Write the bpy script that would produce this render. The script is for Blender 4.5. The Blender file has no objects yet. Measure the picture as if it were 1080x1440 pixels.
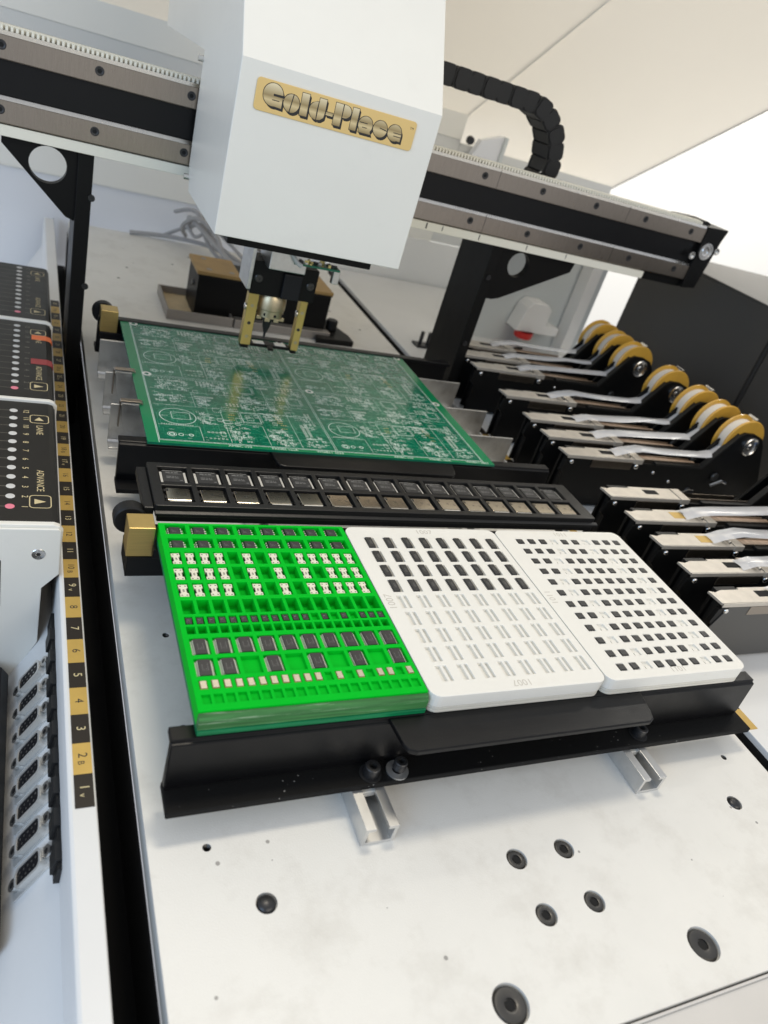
import bpy, bmesh, math, random
from mathutils import Matrix, Vector
random.seed(7)
S = 0.001                                   # all numbers below are millimetres
scene = bpy.context.scene
COL = scene.collection
R_ = math.radians

# ------------------------------------------------------------------ camera, world, lights
cam_d = bpy.data.cameras.new('camera')
cam = bpy.data.objects.new('camera', cam_d); COL.objects.link(cam); scene.camera = cam
# rows: camera right, up, back expressed in world axes (solved from the vanishing points)
RX = Vector((0.89636224, -0.34903516, 0.27332981))
DN = Vector((0.02817522, -0.57045032, -0.8208487))
FW = Vector((0.44242614, 0.74347891, -0.50149598))
m3 = Matrix((RX, -DN, -FW)).transposed()
cam.matrix_world = Matrix.Translation(Vector((-64.0, -313.1, 271.9)) * S) @ m3.to_4x4()
cam_d.sensor_fit = 'VERTICAL'; cam_d.sensor_height = 36.0; cam_d.sensor_width = 27.0
cam_d.lens = 1051.81 / 1440 * 36
cam_d.clip_start = 0.01; cam_d.clip_end = 50
cam_d.dof.use_dof = True; cam_d.dof.focus_distance = 0.41; cam_d.dof.aperture_fstop = 11.5

world = bpy.data.worlds.new('World'); scene.world = world; world.use_nodes = True
bg = world.node_tree.nodes['Background']
bg.inputs['Color'].default_value = (0.90, 0.935, 1.0, 1); bg.inputs['Strength'].default_value = 0.62

def area(name, loc, target, sx, sy, power, color):
    d = bpy.data.lights.new(name, 'AREA'); d.shape = 'RECTANGLE'
    d.size = sx * S; d.size_y = sy * S; d.energy = power; d.color = color
    o = bpy.data.objects.new(name, d); COL.objects.link(o)
    o.location = Vector(loc) * S
    o.rotation_euler = (Vector(target) - Vector(loc)).to_track_quat('-Z', 'Y').to_euler()
    return o
area('ceiling_lamp', (260, 380, 1500), (180, 60, 0), 420, 220, 8.6, (1.0, 0.90, 0.73))
area('room_lamp', (650, -1500, 1000), (130, 0, 100), 1200, 900, 9.6, (1.0, 0.90, 0.74))
area('window_lamp', (-1000, -750, 520), (-20, 80, 60), 900, 700, 7.0, (0.46, 0.69, 1.0))
area('wall_fill', (1500, 900, 1300), (1500, 1500, 500), 1500, 300, 36.0, (1.0, 0.95, 0.85))  # added area light without a visible source, brings the room wall up to white

scene.view_settings.view_transform = 'Standard'; scene.view_settings.look = 'None'
scene.view_settings.gamma = 1; scene.view_settings.exposure = 0.0
scene.render.engine = 'CYCLES'
scene.cycles.use_denoising = True
scene.cycles.max_bounces = 8

# ------------------------------------------------------------------ materials
MATS = {}
def mat(name, col, rough=0.5, metal=0.0, bump=0.0, bscale=400.0, var=0.0, vscale=60.0, coat=0.0,
        speck=0.0, speck_col=(0.05, 0.05, 0.05), speck_scale=250.0, smear=None, alpha=None, trans=0.0, rvar=0.0, emit=None, aniso=None, spec=None, zgrad=None):
    m = bpy.data.materials.new(name); m.use_nodes = True
    nt = m.node_tree; N = nt.nodes; L = nt.links
    b = N['Principled BSDF']
    b.inputs['Base Color'].default_value = (*col, 1)
    b.inputs['Roughness'].default_value = rough
    b.inputs['Metallic'].default_value = metal
    if spec is not None: b.inputs['Specular IOR Level'].default_value = spec
    if coat: b.inputs['Coat Weight'].default_value = coat; b.inputs['Coat Roughness'].default_value = 0.08
    if alpha is not None: b.inputs['Alpha'].default_value = alpha
    if trans: b.inputs['Transmission Weight'].default_value = trans
    if emit: b.inputs['Emission Color'].default_value = (*emit[0], 1); b.inputs['Emission Strength'].default_value = emit[1]
    tc = N.new('ShaderNodeTexCoord'); src = tc.outputs['Object']
    if aniso:
        mp = N.new('ShaderNodeMapping'); mp.inputs['Scale'].default_value = aniso
        L.new(src, mp.inputs['Vector']); asrc = mp.outputs['Vector']
    else: asrc = src
    cur = None
    if zgrad:
        sp = N.new('ShaderNodeSeparateXYZ'); L.new(src, sp.inputs[0])
        mr = N.new('ShaderNodeMapRange'); mr.inputs['From Min'].default_value = zgrad[0]; mr.inputs['From Max'].default_value = zgrad[1]
        L.new(sp.outputs['Z'], mr.inputs['Value'])
        r = N.new('ShaderNodeValToRGB'); cr_ = r.color_ramp
        cr_.elements[0].position = 0; cr_.elements[0].color = (*zgrad[2][0][1], 1); cr_.elements[1].position = 1; cr_.elements[1].color = (*zgrad[2][-1][1], 1)
        for ps, cl in zgrad[2][1:-1]: e_ = cr_.elements.new(ps); e_.color = (*cl, 1)
        L.new(mr.outputs['Result'], r.inputs['Fac']); cur = r.outputs['Color']
    if var:
        n = N.new('ShaderNodeTexNoise'); n.inputs['Scale'].default_value = vscale; n.inputs['Detail'].default_value = 6
        n.inputs['Roughness'].default_value = 0.65
        L.new(asrc, n.inputs['Vector'])
        r = N.new('ShaderNodeValToRGB')
        r.color_ramp.elements[0].position = 0.3; r.color_ramp.elements[1].position = 0.7
        r.color_ramp.elements[0].color = (*[c * (1 - var) for c in col], 1)
        r.color_ramp.elements[1].color = (*[min(1, c * (1 + var * 0.6)) for c in col], 1)
        L.new(n.outputs['Fac'], r.inputs['Fac']); cur = r.outputs['Color']
    def layer(fac, color, cur):
        mx = N.new('ShaderNodeMix'); mx.data_type = 'RGBA'
        L.new(fac, mx.inputs[0])
        if cur is None: mx.inputs[6].default_value = (*col, 1)
        else: L.new(cur, mx.inputs[6])
        mx.inputs[7].default_value = (*color, 1)
        return mx.outputs[2]
    if smear:      # broad dirt, or pale painted highlights on the cut green edge: (scale, low, high, strength, colour)
        n = N.new('ShaderNodeTexNoise'); n.inputs['Scale'].default_value = smear[0]; n.inputs['Detail'].default_value = 8; n.inputs['Roughness'].default_value = 0.7
        L.new(asrc, n.inputs['Vector'])
        mr = N.new('ShaderNodeMapRange'); mr.inputs['From Min'].default_value = smear[1]; mr.inputs['From Max'].default_value = smear[2]; mr.inputs['To Max'].default_value = smear[3]
        L.new(n.outputs['Fac'], mr.inputs['Value']); cur = layer(mr.outputs['Result'], smear[4], cur)
    if speck:
        v = N.new('ShaderNodeTexVoronoi'); v.inputs['Scale'].default_value = speck_scale
        L.new(src, v.inputs['Vector'])
        n = N.new('ShaderNodeTexNoise'); n.inputs['Scale'].default_value = speck_scale * 0.35
        L.new(src, n.inputs['Vector'])
        ma = N.new('ShaderNodeMath'); ma.operation = 'MULTIPLY_ADD'; ma.inputs[1].default_value = -0.55; ma.inputs[2].default_value = 0.27 + speck
        L.new(n.outputs['Fac'], ma.inputs[0])
        lt = N.new('ShaderNodeMath'); lt.operation = 'LESS_THAN'
        L.new(v.outputs['Distance'], lt.inputs[0]); L.new(ma.outputs[0], lt.inputs[1])
        h = N.new('ShaderNodeMath'); h.operation = 'MULTIPLY'; h.inputs[1].default_value = 0.75
        L.new(lt.outputs[0], h.inputs[0]); cur = layer(h.outputs[0], speck_col, cur)
    if cur is not None: L.new(cur, b.inputs['Base Color'])
    if rvar:
        n = N.new('ShaderNodeTexNoise'); n.inputs['Scale'].default_value = 90; n.inputs['Detail'].default_value = 5
        L.new(asrc, n.inputs['Vector'])
        mr = N.new('ShaderNodeMapRange'); mr.inputs['To Min'].default_value = max(0.03, rough - rvar); mr.inputs['To Max'].default_value = min(1, rough + rvar)
        L.new(n.outputs['Fac'], mr.inputs['Value']); L.new(mr.outputs['Result'], b.inputs['Roughness'])
    if bump:
        n = N.new('ShaderNodeTexNoise'); n.inputs['Scale'].default_value = bscale; n.inputs['Detail'].default_value = 3
        L.new(asrc, n.inputs['Vector'])
        bp = N.new('ShaderNodeBump'); bp.inputs['Strength'].default_value = bump; bp.inputs['Distance'].default_value = 0.0004
        L.new(n.outputs['Fac'], bp.inputs['Height']); L.new(bp.outputs['Normal'], b.inputs['Normal'])
    MATS[name] = m
    return m
mat('bed_paint', (0.76, 0.745, 0.70), 0.42, bump=0.22, bscale=1500, var=0.03, vscale=25, speck=0.012, speck_scale=105, speck_col=(.17,.16,.15),
    smear=(30, 0.50, 0.74, 0.55, (0.56, 0.535, 0.485)))
mat('panel_paint', (0.74, 0.74, 0.73), 0.45, bump=0.12, bscale=1300, var=0.03, vscale=15)
mat('cover_paint', (0.80, 0.785, 0.725), 0.33, bump=0.10, bscale=1800, var=0.02, vscale=18, speck=-0.05, speck_scale=60, speck_col=(.5, .49, .45),
    smear=(20, 0.58, 0.8, 0.22, (0.6, 0.59, 0.55)))
mat('rear_cream', (0.88, 0.86, 0.79), 0.5, var=0.02, vscale=5)
mat('rear_grey', (0.70, 0.70, 0.67), 0.5, var=0.02, vscale=5)
mat('rear_blue', (0.80, 0.81, 0.83), 0.5, var=0.02, vscale=5)
mat('rear_slate', (0.62, 0.65, 0.64), 0.5, var=0.02, vscale=5)
mat('rear_white', (0.85, 0.84, 0.81), 0.5)
m_ = mat('lid_plastic', (0.86, 0.81, 0.72), 0.4, var=0.015, vscale=3)
def translucent(m, fac, col):      # milky plastic: lets the ceiling light through
    nt = m.node_tree; b = nt.nodes['Principled BSDF']; out = nt.nodes['Material Output']
    t = nt.nodes.new('ShaderNodeBsdfTranslucent'); t.inputs['Color'].default_value = (*col, 1)
    mx = nt.nodes.new('ShaderNodeMixShader'); mx.inputs[0].default_value = fac
    nt.links.new(b.outputs[0], mx.inputs[1]); nt.links.new(t.outputs[0], mx.inputs[2]); nt.links.new(mx.outputs[0], out.inputs['Surface'])
translucent(m_, 0.24, (0.92, 0.86, 0.75))
mat('black_line', (0.02, 0.02, 0.02), 0.6)
mat('gap_black', (0.006, 0.006, 0.006), 0.9)
mat('black_anod', (0.0045, 0.0045, 0.005), 0.34, spec=0.26, bump=0.08, bscale=1200, rvar=0.1, speck=-0.07, speck_col=(0.35, 0.34, 0.32), speck_scale=420)
mat('black_dusty', (0.004, 0.004, 0.004), 0.6, spec=0.2, bump=0.6, bscale=2200, speck=0.03, speck_col=(0.34, 0.33, 0.31), speck_scale=420)
mat('black_paint', (0.005, 0.005, 0.005), 0.42, spec=0.18, bump=0.05, bscale=1500, rvar=0.08)
mat('black_plastic', (0.010, 0.010, 0.010), 0.45, spec=0.3, bump=0.05, bscale=900)
mat('chain_plastic', (0.016, 0.016, 0.016), 0.5, spec=0.35, bump=0.05, bscale=900)
mat('dark_cabinet', (0.052, 0.049, 0.045), 0.5, bump=0.05, bscale=500)
mat('feeder_grey', (0.085, 0.083, 0.078), 0.42, metal=0.3, bump=0.05, bscale=600, speck=-0.10, speck_col=(.3, .28, .25), speck_scale=150)
mat('tray_black', (0.011, 0.011, 0.011), 0.33, spec=0.35, bump=0.10, bscale=700, rvar=0.08)
mat('steel', (0.34, 0.295, 0.25), 0.30, metal=1.0, var=0.12, vscale=60, aniso=(60, 1, 1.5), rvar=0.08, bump=0.04, bscale=60)
mat('steel_bright', (0.74, 0.73, 0.71), 0.25, metal=1.0, rvar=0.1)
mat('aluminium', (0.66, 0.66, 0.65), 0.36, metal=1.0, var=0.1, vscale=90, rvar=0.12, smear=(60, 0.5, 0.75, 0.45, (0.25, 0.24, 0.23)))
mat('alu_channel', (0.70, 0.70, 0.69), 0.38, metal=0.9, var=0.06, vscale=200, rvar=0.08)
mat('feeder_plate', (0.60, 0.555, 0.49), 0.36, metal=0.6, var=0.10, vscale=120, rvar=0.1, bump=0.03)
mat('socket_shell', (0.60, 0.54, 0.44), 0.13, metal=1.0, bump=0.03, bscale=300)
mat('tin', (0.80, 0.79, 0.75), 0.4, metal=0.35)
mat('brass', (0.62, 0.45, 0.17), 0.36, metal=0.9, var=0.10, vscale=80, aniso=(1, 1, 25), rvar=0.1)
mat('brass_pin', (0.64, 0.48, 0.17), 0.3, metal=0.95, rvar=0.08)
mat('brass_pale', (0.52, 0.44, 0.29), 0.35, metal=0.85, var=0.08, vscale=200)
mat('gold_plate', (0.40, 0.26, 0.10), 0.5, metal=0.4, var=0.15, vscale=60)
mat('name_gold', (0.80, 0.58, 0.24), 0.33, metal=0.55, rvar=0.03)
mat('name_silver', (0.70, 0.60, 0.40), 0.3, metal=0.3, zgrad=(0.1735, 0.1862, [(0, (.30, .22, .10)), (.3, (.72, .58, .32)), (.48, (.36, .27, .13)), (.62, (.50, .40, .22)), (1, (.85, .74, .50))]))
mat('ink_black', (0.012, 0.012, 0.012), 0.5)
mat('label_gold', (0.56, 0.37, 0.09), 0.4, metal=0.25, var=0.08, vscale=100)
mat('label_dark', (0.022, 0.017, 0.013), 0.4, spec=0.25)
mat('label_text', (0.66, 0.56, 0.32), 0.5)
mat('face_black', (0.018, 0.017, 0.015), 0.38, spec=0.3, speck=-0.10, speck_col=(.3, .29, .27), speck_scale=200, rvar=0.08)
mat('face_line', (0.20, 0.185, 0.155), 0.5)
mat('face_gold', (0.62, 0.52, 0.30), 0.5)
mat('lamp_white', (0.62, 0.62, 0.61), 0.3)
mat('lamp_pink', (0.80, 0.22, 0.30), 0.3)
mat('tape_orange', (0.85, 0.20, 0.07), 0.6)
mat('tape_red', (0.36, 0.06, 0.06), 0.6)
mat('tray_green', (0.0, 0.50, 0.022), 0.6, spec=0.06, bump=0.06, bscale=900, var=0.05, vscale=60)
mat('tray_green_cut', (0.045, 0.17, 0.05), 0.6, spec=0.25, bump=0.6, bscale=300, var=0.6, vscale=150, aniso=(0.12, 1, 4), smear=(230, 0.56, 0.70, 0.7, (0.42, 0.52, 0.38)))  # pale smear paints the ragged highlights along the milled cut
mat('tray_green_side', (0.004, 0.20, 0.07), 0.45, spec=0.3, bump=0.3, bscale=400, var=0.5, vscale=120, aniso=(0.12, 1, 4), smear=(200, 0.6, 0.75, 0.5, (0.35, 0.52, 0.42)))
mat('tray_white', (0.80, 0.785, 0.73), 0.55, bump=0.06, bscale=800, var=0.02, vscale=40, smear=(45, 0.62, 0.8, 0.25, (0.60, 0.54, 0.44)))
mat('tray_edge', (0.68, 0.655, 0.58), 0.6, bump=0.2, bscale=500, var=0.10, vscale=120, aniso=(0.3, 1, 6))
mat('engrave_shade', (0.56, 0.53, 0.47), 0.7)
mat('chip_black', (0.026, 0.026, 0.027), 0.42, bump=0.12, bscale=3000)
mat('chip_print', (0.17, 0.17, 0.165), 0.5)
mat('ceramic', (0.78, 0.74, 0.60), 0.5, var=0.04, vscale=300)
mat('crystal_lid', (0.66, 0.60, 0.48), 0.33, metal=0.8, var=0.08, vscale=300)
mat('pcb', (0.0015, 0.150, 0.080), 0.22, spec=0.38, var=0.3, vscale=160, coat=0.15)
mat('pcb_rail', (0.003, 0.20, 0.075), 0.26, spec=0.38, coat=0.15)
mat('pcb_trace', (0.012, 0.24, 0.13), 0.3, coat=0.5)
mat('silk', (0.66, 0.79, 0.72), 0.5)
mat('pad', (0.58, 0.66, 0.60), 0.42, metal=0.25)
mat('pad_gold', (0.70, 0.60, 0.25), 0.3, metal=0.7)
mat('cable_grey', (0.36, 0.36, 0.37), 0.5)
mat('belt', (0.80, 0.77, 0.66), 0.6)
mat('wheel_amber', (0.60, 0.34, 0.05), 0.28, coat=0.5, var=0.12, vscale=60)
mat('wheel_tape', (0.66, 0.62, 0.55), 0.35)
mat('film', (0.74, 0.75, 0.78), 0.16, alpha=0.62, bump=0.3, bscale=90)
mat('carrier_tape', (0.50, 0.36, 0.26), 0.5, var=0.6, vscale=150, aniso=(3, 0.2, 1))
mat('screw_dark', (0.05, 0.05, 0.052), 0.36, metal=0.7, rvar=0.1)
mat('screw_steel', (0.075, 0.073, 0.07), 0.36, metal=0.75, rvar=0.15, bump=0.1, bscale=900)
mat('red_plastic', (0.62, 0.02, 0.015), 0.4)
mat('blue_plastic', (0.03, 0.16, 0.5), 0.4)
mat('connector_shell', (0.70, 0.69, 0.66), 0.32, metal=0.5)
mat('dsub_insert', (0.010, 0.010, 0.012), 0.45, spec=0.25)
mat('tray_wood', (0.60, 0.47, 0.28), 0.55, var=0.15, vscale=60)
mat('tray_rim', (0.30, 0.275, 0.25), 0.45, metal=0.5)
mat('front_apron', (0.60, 0.575, 0.54), 0.45, bump=0.1, bscale=1200, var=0.03, vscale=30)

# ------------------------------------------------------------------ mesh helpers
class MB:
    def __init__(s): s.v = []; s.f = []; s.mi = []; s.m = 0
    def add(s, vs, fs):
        o = len(s.v); s.v += [tuple(p) for p in vs]; s.f += [tuple(i + o for i in f) for f in fs]; s.mi += [s.m] * len(fs); return s
    def box(s, x0, x1, y0, y1, z0, z1):
        return s.add([(x0,y0,z0),(x1,y0,z0),(x1,y1,z0),(x0,y1,z0),(x0,y0,z1),(x1,y0,z1),(x1,y1,z1),(x0,y1,z1)],
                     [(3,2,1,0),(4,5,6,7),(0,1,5,4),(1,2,6,5),(2,3,7,6),(3,0,4,7)])
    def rect(s, x0, x1, y0, y1, z):
        return s.add([(x0,y0,z),(x1,y0,z),(x1,y1,z),(x0,y1,z)], [(0,1,2,3)])
    def prism(s, poly, axis, a, b):
        """poly of 2D points swept along axis: 'x' -> (y,z), 'y' -> (x,z), 'z' -> (x,y)"""
        def P(p, t): return {'x': (t, p[0], p[1]), 'y': (p[0], t, p[1]), 'z': (p[0], p[1], t)}[axis]
        n = len(poly)
        return s.add([P(p, a) for p in poly] + [P(p, b) for p in poly],
                     [tuple(range(n))[::-1], tuple(range(n, 2*n))] + [(i, (i+1) % n, n+(i+1) % n, n+i) for i in range(n)])
    def cyl(s, c, r, h, axis='z', n=20, r2=None, cap=True):
        r2 = r if r2 is None else r2
        def P(a, rr, t):
            u, w = rr*math.cos(a), rr*math.sin(a)
            return {'z': (c[0]+u, c[1]+w, c[2]+t), 'y': (c[0]+u, c[1]+t, c[2]+w), 'x': (c[0]+t, c[1]+u, c[2]+w)}[axis]
        A = [2*math.pi*i/n for i in range(n)]
        return s.add([P(a, r, 0) for a in A] + [P(a, r2, h) for a in A],
                     ([tuple(range(n))[::-1], tuple(range(n, 2*n))] if cap else []) + [(i, (i+1) % n, n+(i+1) % n, n+i) for i in range(n)])
    def lathe(s, c, prof, axis='z', n=24, seg=None):
        """prof: list of (r, t) open profile"""
        k = len(prof); vs = []; fs = []
        for i in range(n):
            a = 2*math.pi*i/n
            for r, t in prof:
                u, w = r*math.cos(a), r*math.sin(a)
                vs.append({'z': (c[0]+u, c[1]+w, c[2]+t), 'y': (c[0]+u, c[1]+t, c[2]+w), 'x': (c[0]+t, c[1]+u, c[2]+w)}[axis])
        for i in range(n):
            for j in range(k-1):
                a, b = i*k+j, ((i+1) % n)*k+j
                fs.append((a, b, b+1, a+1))
        return s.add(vs, fs)
    def tube(s, pts, r, n=8, closed=False):
        pts = [Vector(p) for p in pts]; rings = []
        for i, p in enumerate(pts):
            t = (pts[min(i+1, len(pts)-1)] - pts[max(i-1, 0)]).normalized()
            up = Vector((0, 0, 1)) if abs(t.z) < 0.9 else Vector((0, 1, 0))
            u = t.cross(up).normalized(); w = t.cross(u)
            rings.append([tuple(p + (u*math.cos(2*math.pi*k/n) + w*math.sin(2*math.pi*k/n))*r) for k in range(n)])
        fs = []
        for i in range(len(pts)-1):
            for k in range(n):
                fs.append((i*n+k, i*n+(k+1) % n, (i+1)*n+(k+1) % n, (i+1)*n+k))
        fs += [tuple(range(n)), tuple(range((len(pts)-1)*n, len(pts)*n))[::-1]]
        return s.add([v for r_ in rings for v in r_], fs)
    def ring(s, cx, cy, r0, r1, z, n=32, a0=0, a1=2*math.pi, ry=1.0):
        full = abs(a1-a0-2*math.pi) < 1e-6; k = n if full else n+1; vs = []
        for i in range(k):
            a = a0+(a1-a0)*i/n
            for r in (r0, r1): vs.append((cx+r*math.cos(a), cy+r*ry*math.sin(a), z))
        return s.add(vs, [(2*i, 2*i+1, 2*((i+1) % k)+1, 2*((i+1) % k)) for i in range(n)])
    def line(s, x0, y0, x1, y1, w, z):
        d = Vector((x1-x0, y1-y0)); 
        if d.length < 1e-6: return s
        n = Vector((-d.y, d.x)).normalized()*w/2
        return s.add([(x0+n.x,y0+n.y,z),(x0-n.x,y0-n.y,z),(x1-n.x,y1-n.y,z),(x1+n.x,y1+n.y,z)], [(0,1,2,3)])
    def text(s, st, size, fn):
        vs, fs = text_geo(st, size)
        return s.add([fn(x, y) for x, y in vs], fs)
    def xf(s, fn): s.v = [fn(*p) for p in s.v]; return s

_tc = {}
def text_geo(st, size):
    if st not in _tc:
        c = bpy.data.curves.new('t', 'FONT'); c.body = st; c.align_x = 'CENTER'; c.align_y = 'CENTER'; c.size = 1; c.resolution_u = 3
        o = bpy.data.objects.new('t', c); COL.objects.link(o)
        me = o.evaluated_get(bpy.context.evaluated_depsgraph_get()).to_mesh()
        _tc[st] = ([(v.co.x, v.co.y) for v in me.vertices], [tuple(p.vertices) for p in me.polygons])
        bpy.data.objects.remove(o); bpy.data.curves.remove(c)
    vs, fs = _tc[st]
    return [(x*size, y*size) for x, y in vs], fs

def mesh_of(mb, name, mats, o=(0, 0, 0), smooth=False):
    me = bpy.data.meshes.new(name)
    me.from_pydata([((p[0]-o[0])*S, (p[1]-o[1])*S, (p[2]-o[2])*S) for p in mb.v], [], mb.f)
    for m in (mats if isinstance(mats, (list, tuple)) else [mats]): me.materials.append(MATS[m])
    for p, i in zip(me.polygons, mb.mi): p.material_index = i
    bm = bmesh.new(); bm.from_mesh(me); bmesh.ops.recalc_face_normals(bm, faces=bm.faces); bm.to_mesh(me); bm.free()
    if smooth:
        for p in me.polygons: p.use_smooth = True
        me.set_sharp_from_angle(angle=R_(38))
    return me
def tag(o, label=None, cat=None, group=None, kind=None):
    if label: o['label'] = label
    if cat: o['category'] = cat
    if group: o['group'] = group
    if kind: o['kind'] = kind
    return o
def raw(name, me, parent=None, loc=(0, 0, 0), bev=0):
    o = bpy.data.objects.new(name, me); COL.objects.link(o)
    o.location = Vector(loc)*S
    if parent: o.parent = parent
    if bev:
        b = o.modifiers.new('bevel', 'BEVEL'); b.width = bev*S; b.segments = 2; b.limit_method = 'ANGLE'; b.angle_limit = R_(40)
    return o
ORG = {}
def thing(name, loc, label, cat, group=None, kind=None):
    o = bpy.data.objects.new(name, None); COL.objects.link(o); o.location = Vector(loc)*S; o.empty_display_size = 0.005
    ORG[o.name] = loc
    return tag(o, label, cat, group, kind)
def origin(parent):
    return ORG.get(parent.name, (0, 0, 0))
def part(parent, name, mb, m, bev=0, smooth=False, kind=None, label=None):
    """mesh in world millimetres, child of a thing or of a part"""
    o = raw(name, mesh_of(mb, name, m, origin(parent), smooth), parent, bev=bev)
    ORG[o.name] = origin(parent)
    return tag(o, label, None, None, kind)
def solo(name, mb, m, loc, label=None, cat=None, group=None, kind=None, bev=0, smooth=False):
    o = raw(name, mesh_of(mb, name, m, loc, smooth), None, loc, bev)
    ORG[o.name] = loc
    return tag(o, label, cat, group, kind)
def copies(spec, name, loc, label, cat, group, rz=0):
    """spec: list of (part name, mesh, kind, bevel) in local coordinates"""
    t = thing(name, loc, label, cat, group); t.rotation_euler.z = rz
    for pn, me, kd, bv in spec: tag(raw(pn, me, t, bev=bv), kind=kd)
    return t

def pocket_plate(outline, pockets, z0, z1, mats_i=(0, 0, 0)):
    """slab with pockets [(loop, floor z or None for through hole)]; mats_i = top, pocket, side"""
    bm = bmesh.new()
    def loop(pts, z):
        vs = [bm.verts.new((p[0], p[1], z)) for p in pts]
        return vs, [bm.edges.new((vs[i], vs[(i+1) % len(vs)])) for i in range(len(vs))]
    ov, oe = loop(outline, z1); es = list(oe); hl = []
    for lp, fz in pockets:
        hv, he = loop(lp, z1); es += he; hl.append((hv, fz))
    r = bmesh.ops.triangle_fill(bm, use_beauty=True, use_dissolve=False, edges=es, normal=(0, 0, 1))
    for f in bm.faces: f.material_index = mats_i[0]
    def wall(vs, z, mi):
        lo = [bm.verts.new((v.co.x, v.co.y, z)) for v in vs]; n = len(vs)
        for i in range(n):
            f = bm.faces.new((vs[i], vs[(i+1) % n], lo[(i+1) % n], lo[i])); f.material_index = mi
        return lo
    lo = wall(ov, z0, mats_i[2])
    thr = []
    for hv, fz in hl:
        l2 = wall(hv, z0 if fz is None else fz, mats_i[1])
        if fz is None: thr.append(l2)
        else:
            f = bm.faces.new(l2); f.material_index = mats_i[1]
    if any(fz is None for _, fz in hl):
        es2 = [bm.edges.get((lo[i], lo[(i+1) % len(lo)])) for i in range(len(lo))]
        for l2 in thr: es2 += [bm.edges.get((l2[i], l2[(i+1) % len(l2)])) for i in range(len(l2))]
        bmesh.ops.triangle_fill(bm, use_beauty=True, use_dissolve=False, edges=es2, normal=(0, 0, -1))
    else:
        f = bm.faces.new(lo); f.material_index = mats_i[2]
    mb = MB(); bm.verts.index_update()
    bmesh.ops.recalc_face_normals(bm, faces=bm.faces)
    mb.v = [tuple(v.co) for v in bm.verts]; mb.f = [tuple(v.index for v in f.verts) for f in bm.faces]; mb.mi = [f.material_index for f in bm.faces]
    bm.free(); return mb
def R4(x0, x1, y0, y1): return [(x0, y0), (x1, y0), (x1, y1), (x0, y1)]
def rrect(x0, x1, y0, y1, r, n=5):
    out = []
    for cx, cy, a in ((x1-r, y0+r, -90), (x1-r, y1-r, 0), (x0+r, y1-r, 90), (x0+r, y0+r, 180)):
        for i in range(n+1):
            t = R_(a+90*i/n); out.append((cx+r*math.cos(t), cy+r*math.sin(t)))
    return out
def circ(x, y, r, n=24): return [(x+r*math.cos(2*math.pi*i/n), y+r*math.sin(2*math.pi*i/n)) for i in range(n)]
ORD = ['first', 'second', 'third', 'fourth', 'fifth', 'sixth', 'seventh', 'eighth', 'ninth', 'tenth', 'eleventh', 'twelfth',
       'thirteenth', 'fourteenth', 'fifteenth', 'sixteenth', 'seventeenth', 'eighteenth', 'nineteenth', 'twentieth']

# ================================================================== the machine bed and the setting
bed_y0, bed_y1, bx0, bx1 = -245.4, 700.0, -15.5, 319.6
small_scr = [(136.5,-177.1),(162.6,-177.0),(136.7,-202.2),(162.5,-201.9)]
big_scr = [(202.6,-229.2),(103.5,-228.7)]
dome = [(24.4,-173.5),(278.9,-172.5)]
tap_holes = [(6.4,-27.9),(6.5,-87.7),(6.6,-147.2),(297.2,-145.8),(40,560),(95,600),(28,520),(120,640),(270,520),(255,610),(292,470)]
hl = [(circ(x,y,4.9,32), -2.0) for x,y in small_scr] + [(circ(x,y,7.4,36), -2.2) for x,y in big_scr]
hl += [(circ(x,y,4.2), -1.4) for x,y in dome] + [(circ(x,y,1.75), -6) for x,y in tap_holes]
bed = solo('machine_bed', pocket_plate(R4(bx0,bx1,bed_y0,bed_y1), hl, -12, 0), 'bed_paint', (150,0,0), kind='structure')
bed['label'] = 'off white painted steel machine bed with screws and tapped holes'
def sock_screw(x, y, r, z, rs, mt='screw_steel', nm='screw'):
    mb = MB().lathe((x,y,z), [(0,-0.05),(rs*1.02,-0.05),(rs*1.02,0.55),(rs*1.28,0.75),(r*0.86,0.5),(r*0.99,-0.4)], n=28)
    o = part(bed, nm, mb, mt, smooth=True)
    hx = MB(); A=[R_(60*i+17) for i in range(6)]
    hx.prism([(x+rs*0.92*math.cos(a), y+rs*0.92*math.sin(a)) for a in A], 'z', z+0.02, z+0.12)
    part(o, 'hex_socket', hx, 'gap_black')
    wl = MB(); wl.lathe((x,y,z), [(rs*1.02,0.56),(rs*0.93,0.1)], n=6)
    return o
for x,y in small_scr: sock_screw(x,y,4.6,-0.9,2.05)
for x,y in big_scr: sock_screw(x,y,7.0,-1.1,2.4)
for x,y in dome:
    part(bed,'screw', MB().lathe((x,y,-1.2),[(0,2.2),(2.2,2.1),(3.2,1.5),(3.8,0.4),(3.8,0)],n=24), 'screw_dark', smooth=True)
for x,y in tap_holes:
    part(bed,'tapped_thread', MB().lathe((x,y,0),[(1.72,-0.3),(1.35,-0.6),(1.6,-0.9),(1.3,-1.2),(1.6,-1.5),(1.3,-1.8),(1.6,-2.1),(0.0,-5.8)],n=16), 'screw_steel')
# dark trenches beside the bed
tl = solo('left_trench', MB().box(-31.6,-16.1,-420,716,-60.5,-60).box(-31.9,-31.5,-420,716,-60,-2.5).box(-16.2,-15.8,-420,700,-60,-12.3), 'gap_black', (-24,0,-60), kind='structure')
tr = solo('right_trench', MB().box(320,332.6,-420,716,-60.5,-60).box(319.9,320.2,-420,700,-60,-12.3).box(332.4,332.8,-420,716,-60,-4), 'gap_black', (326,0,-60), kind='structure')
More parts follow.
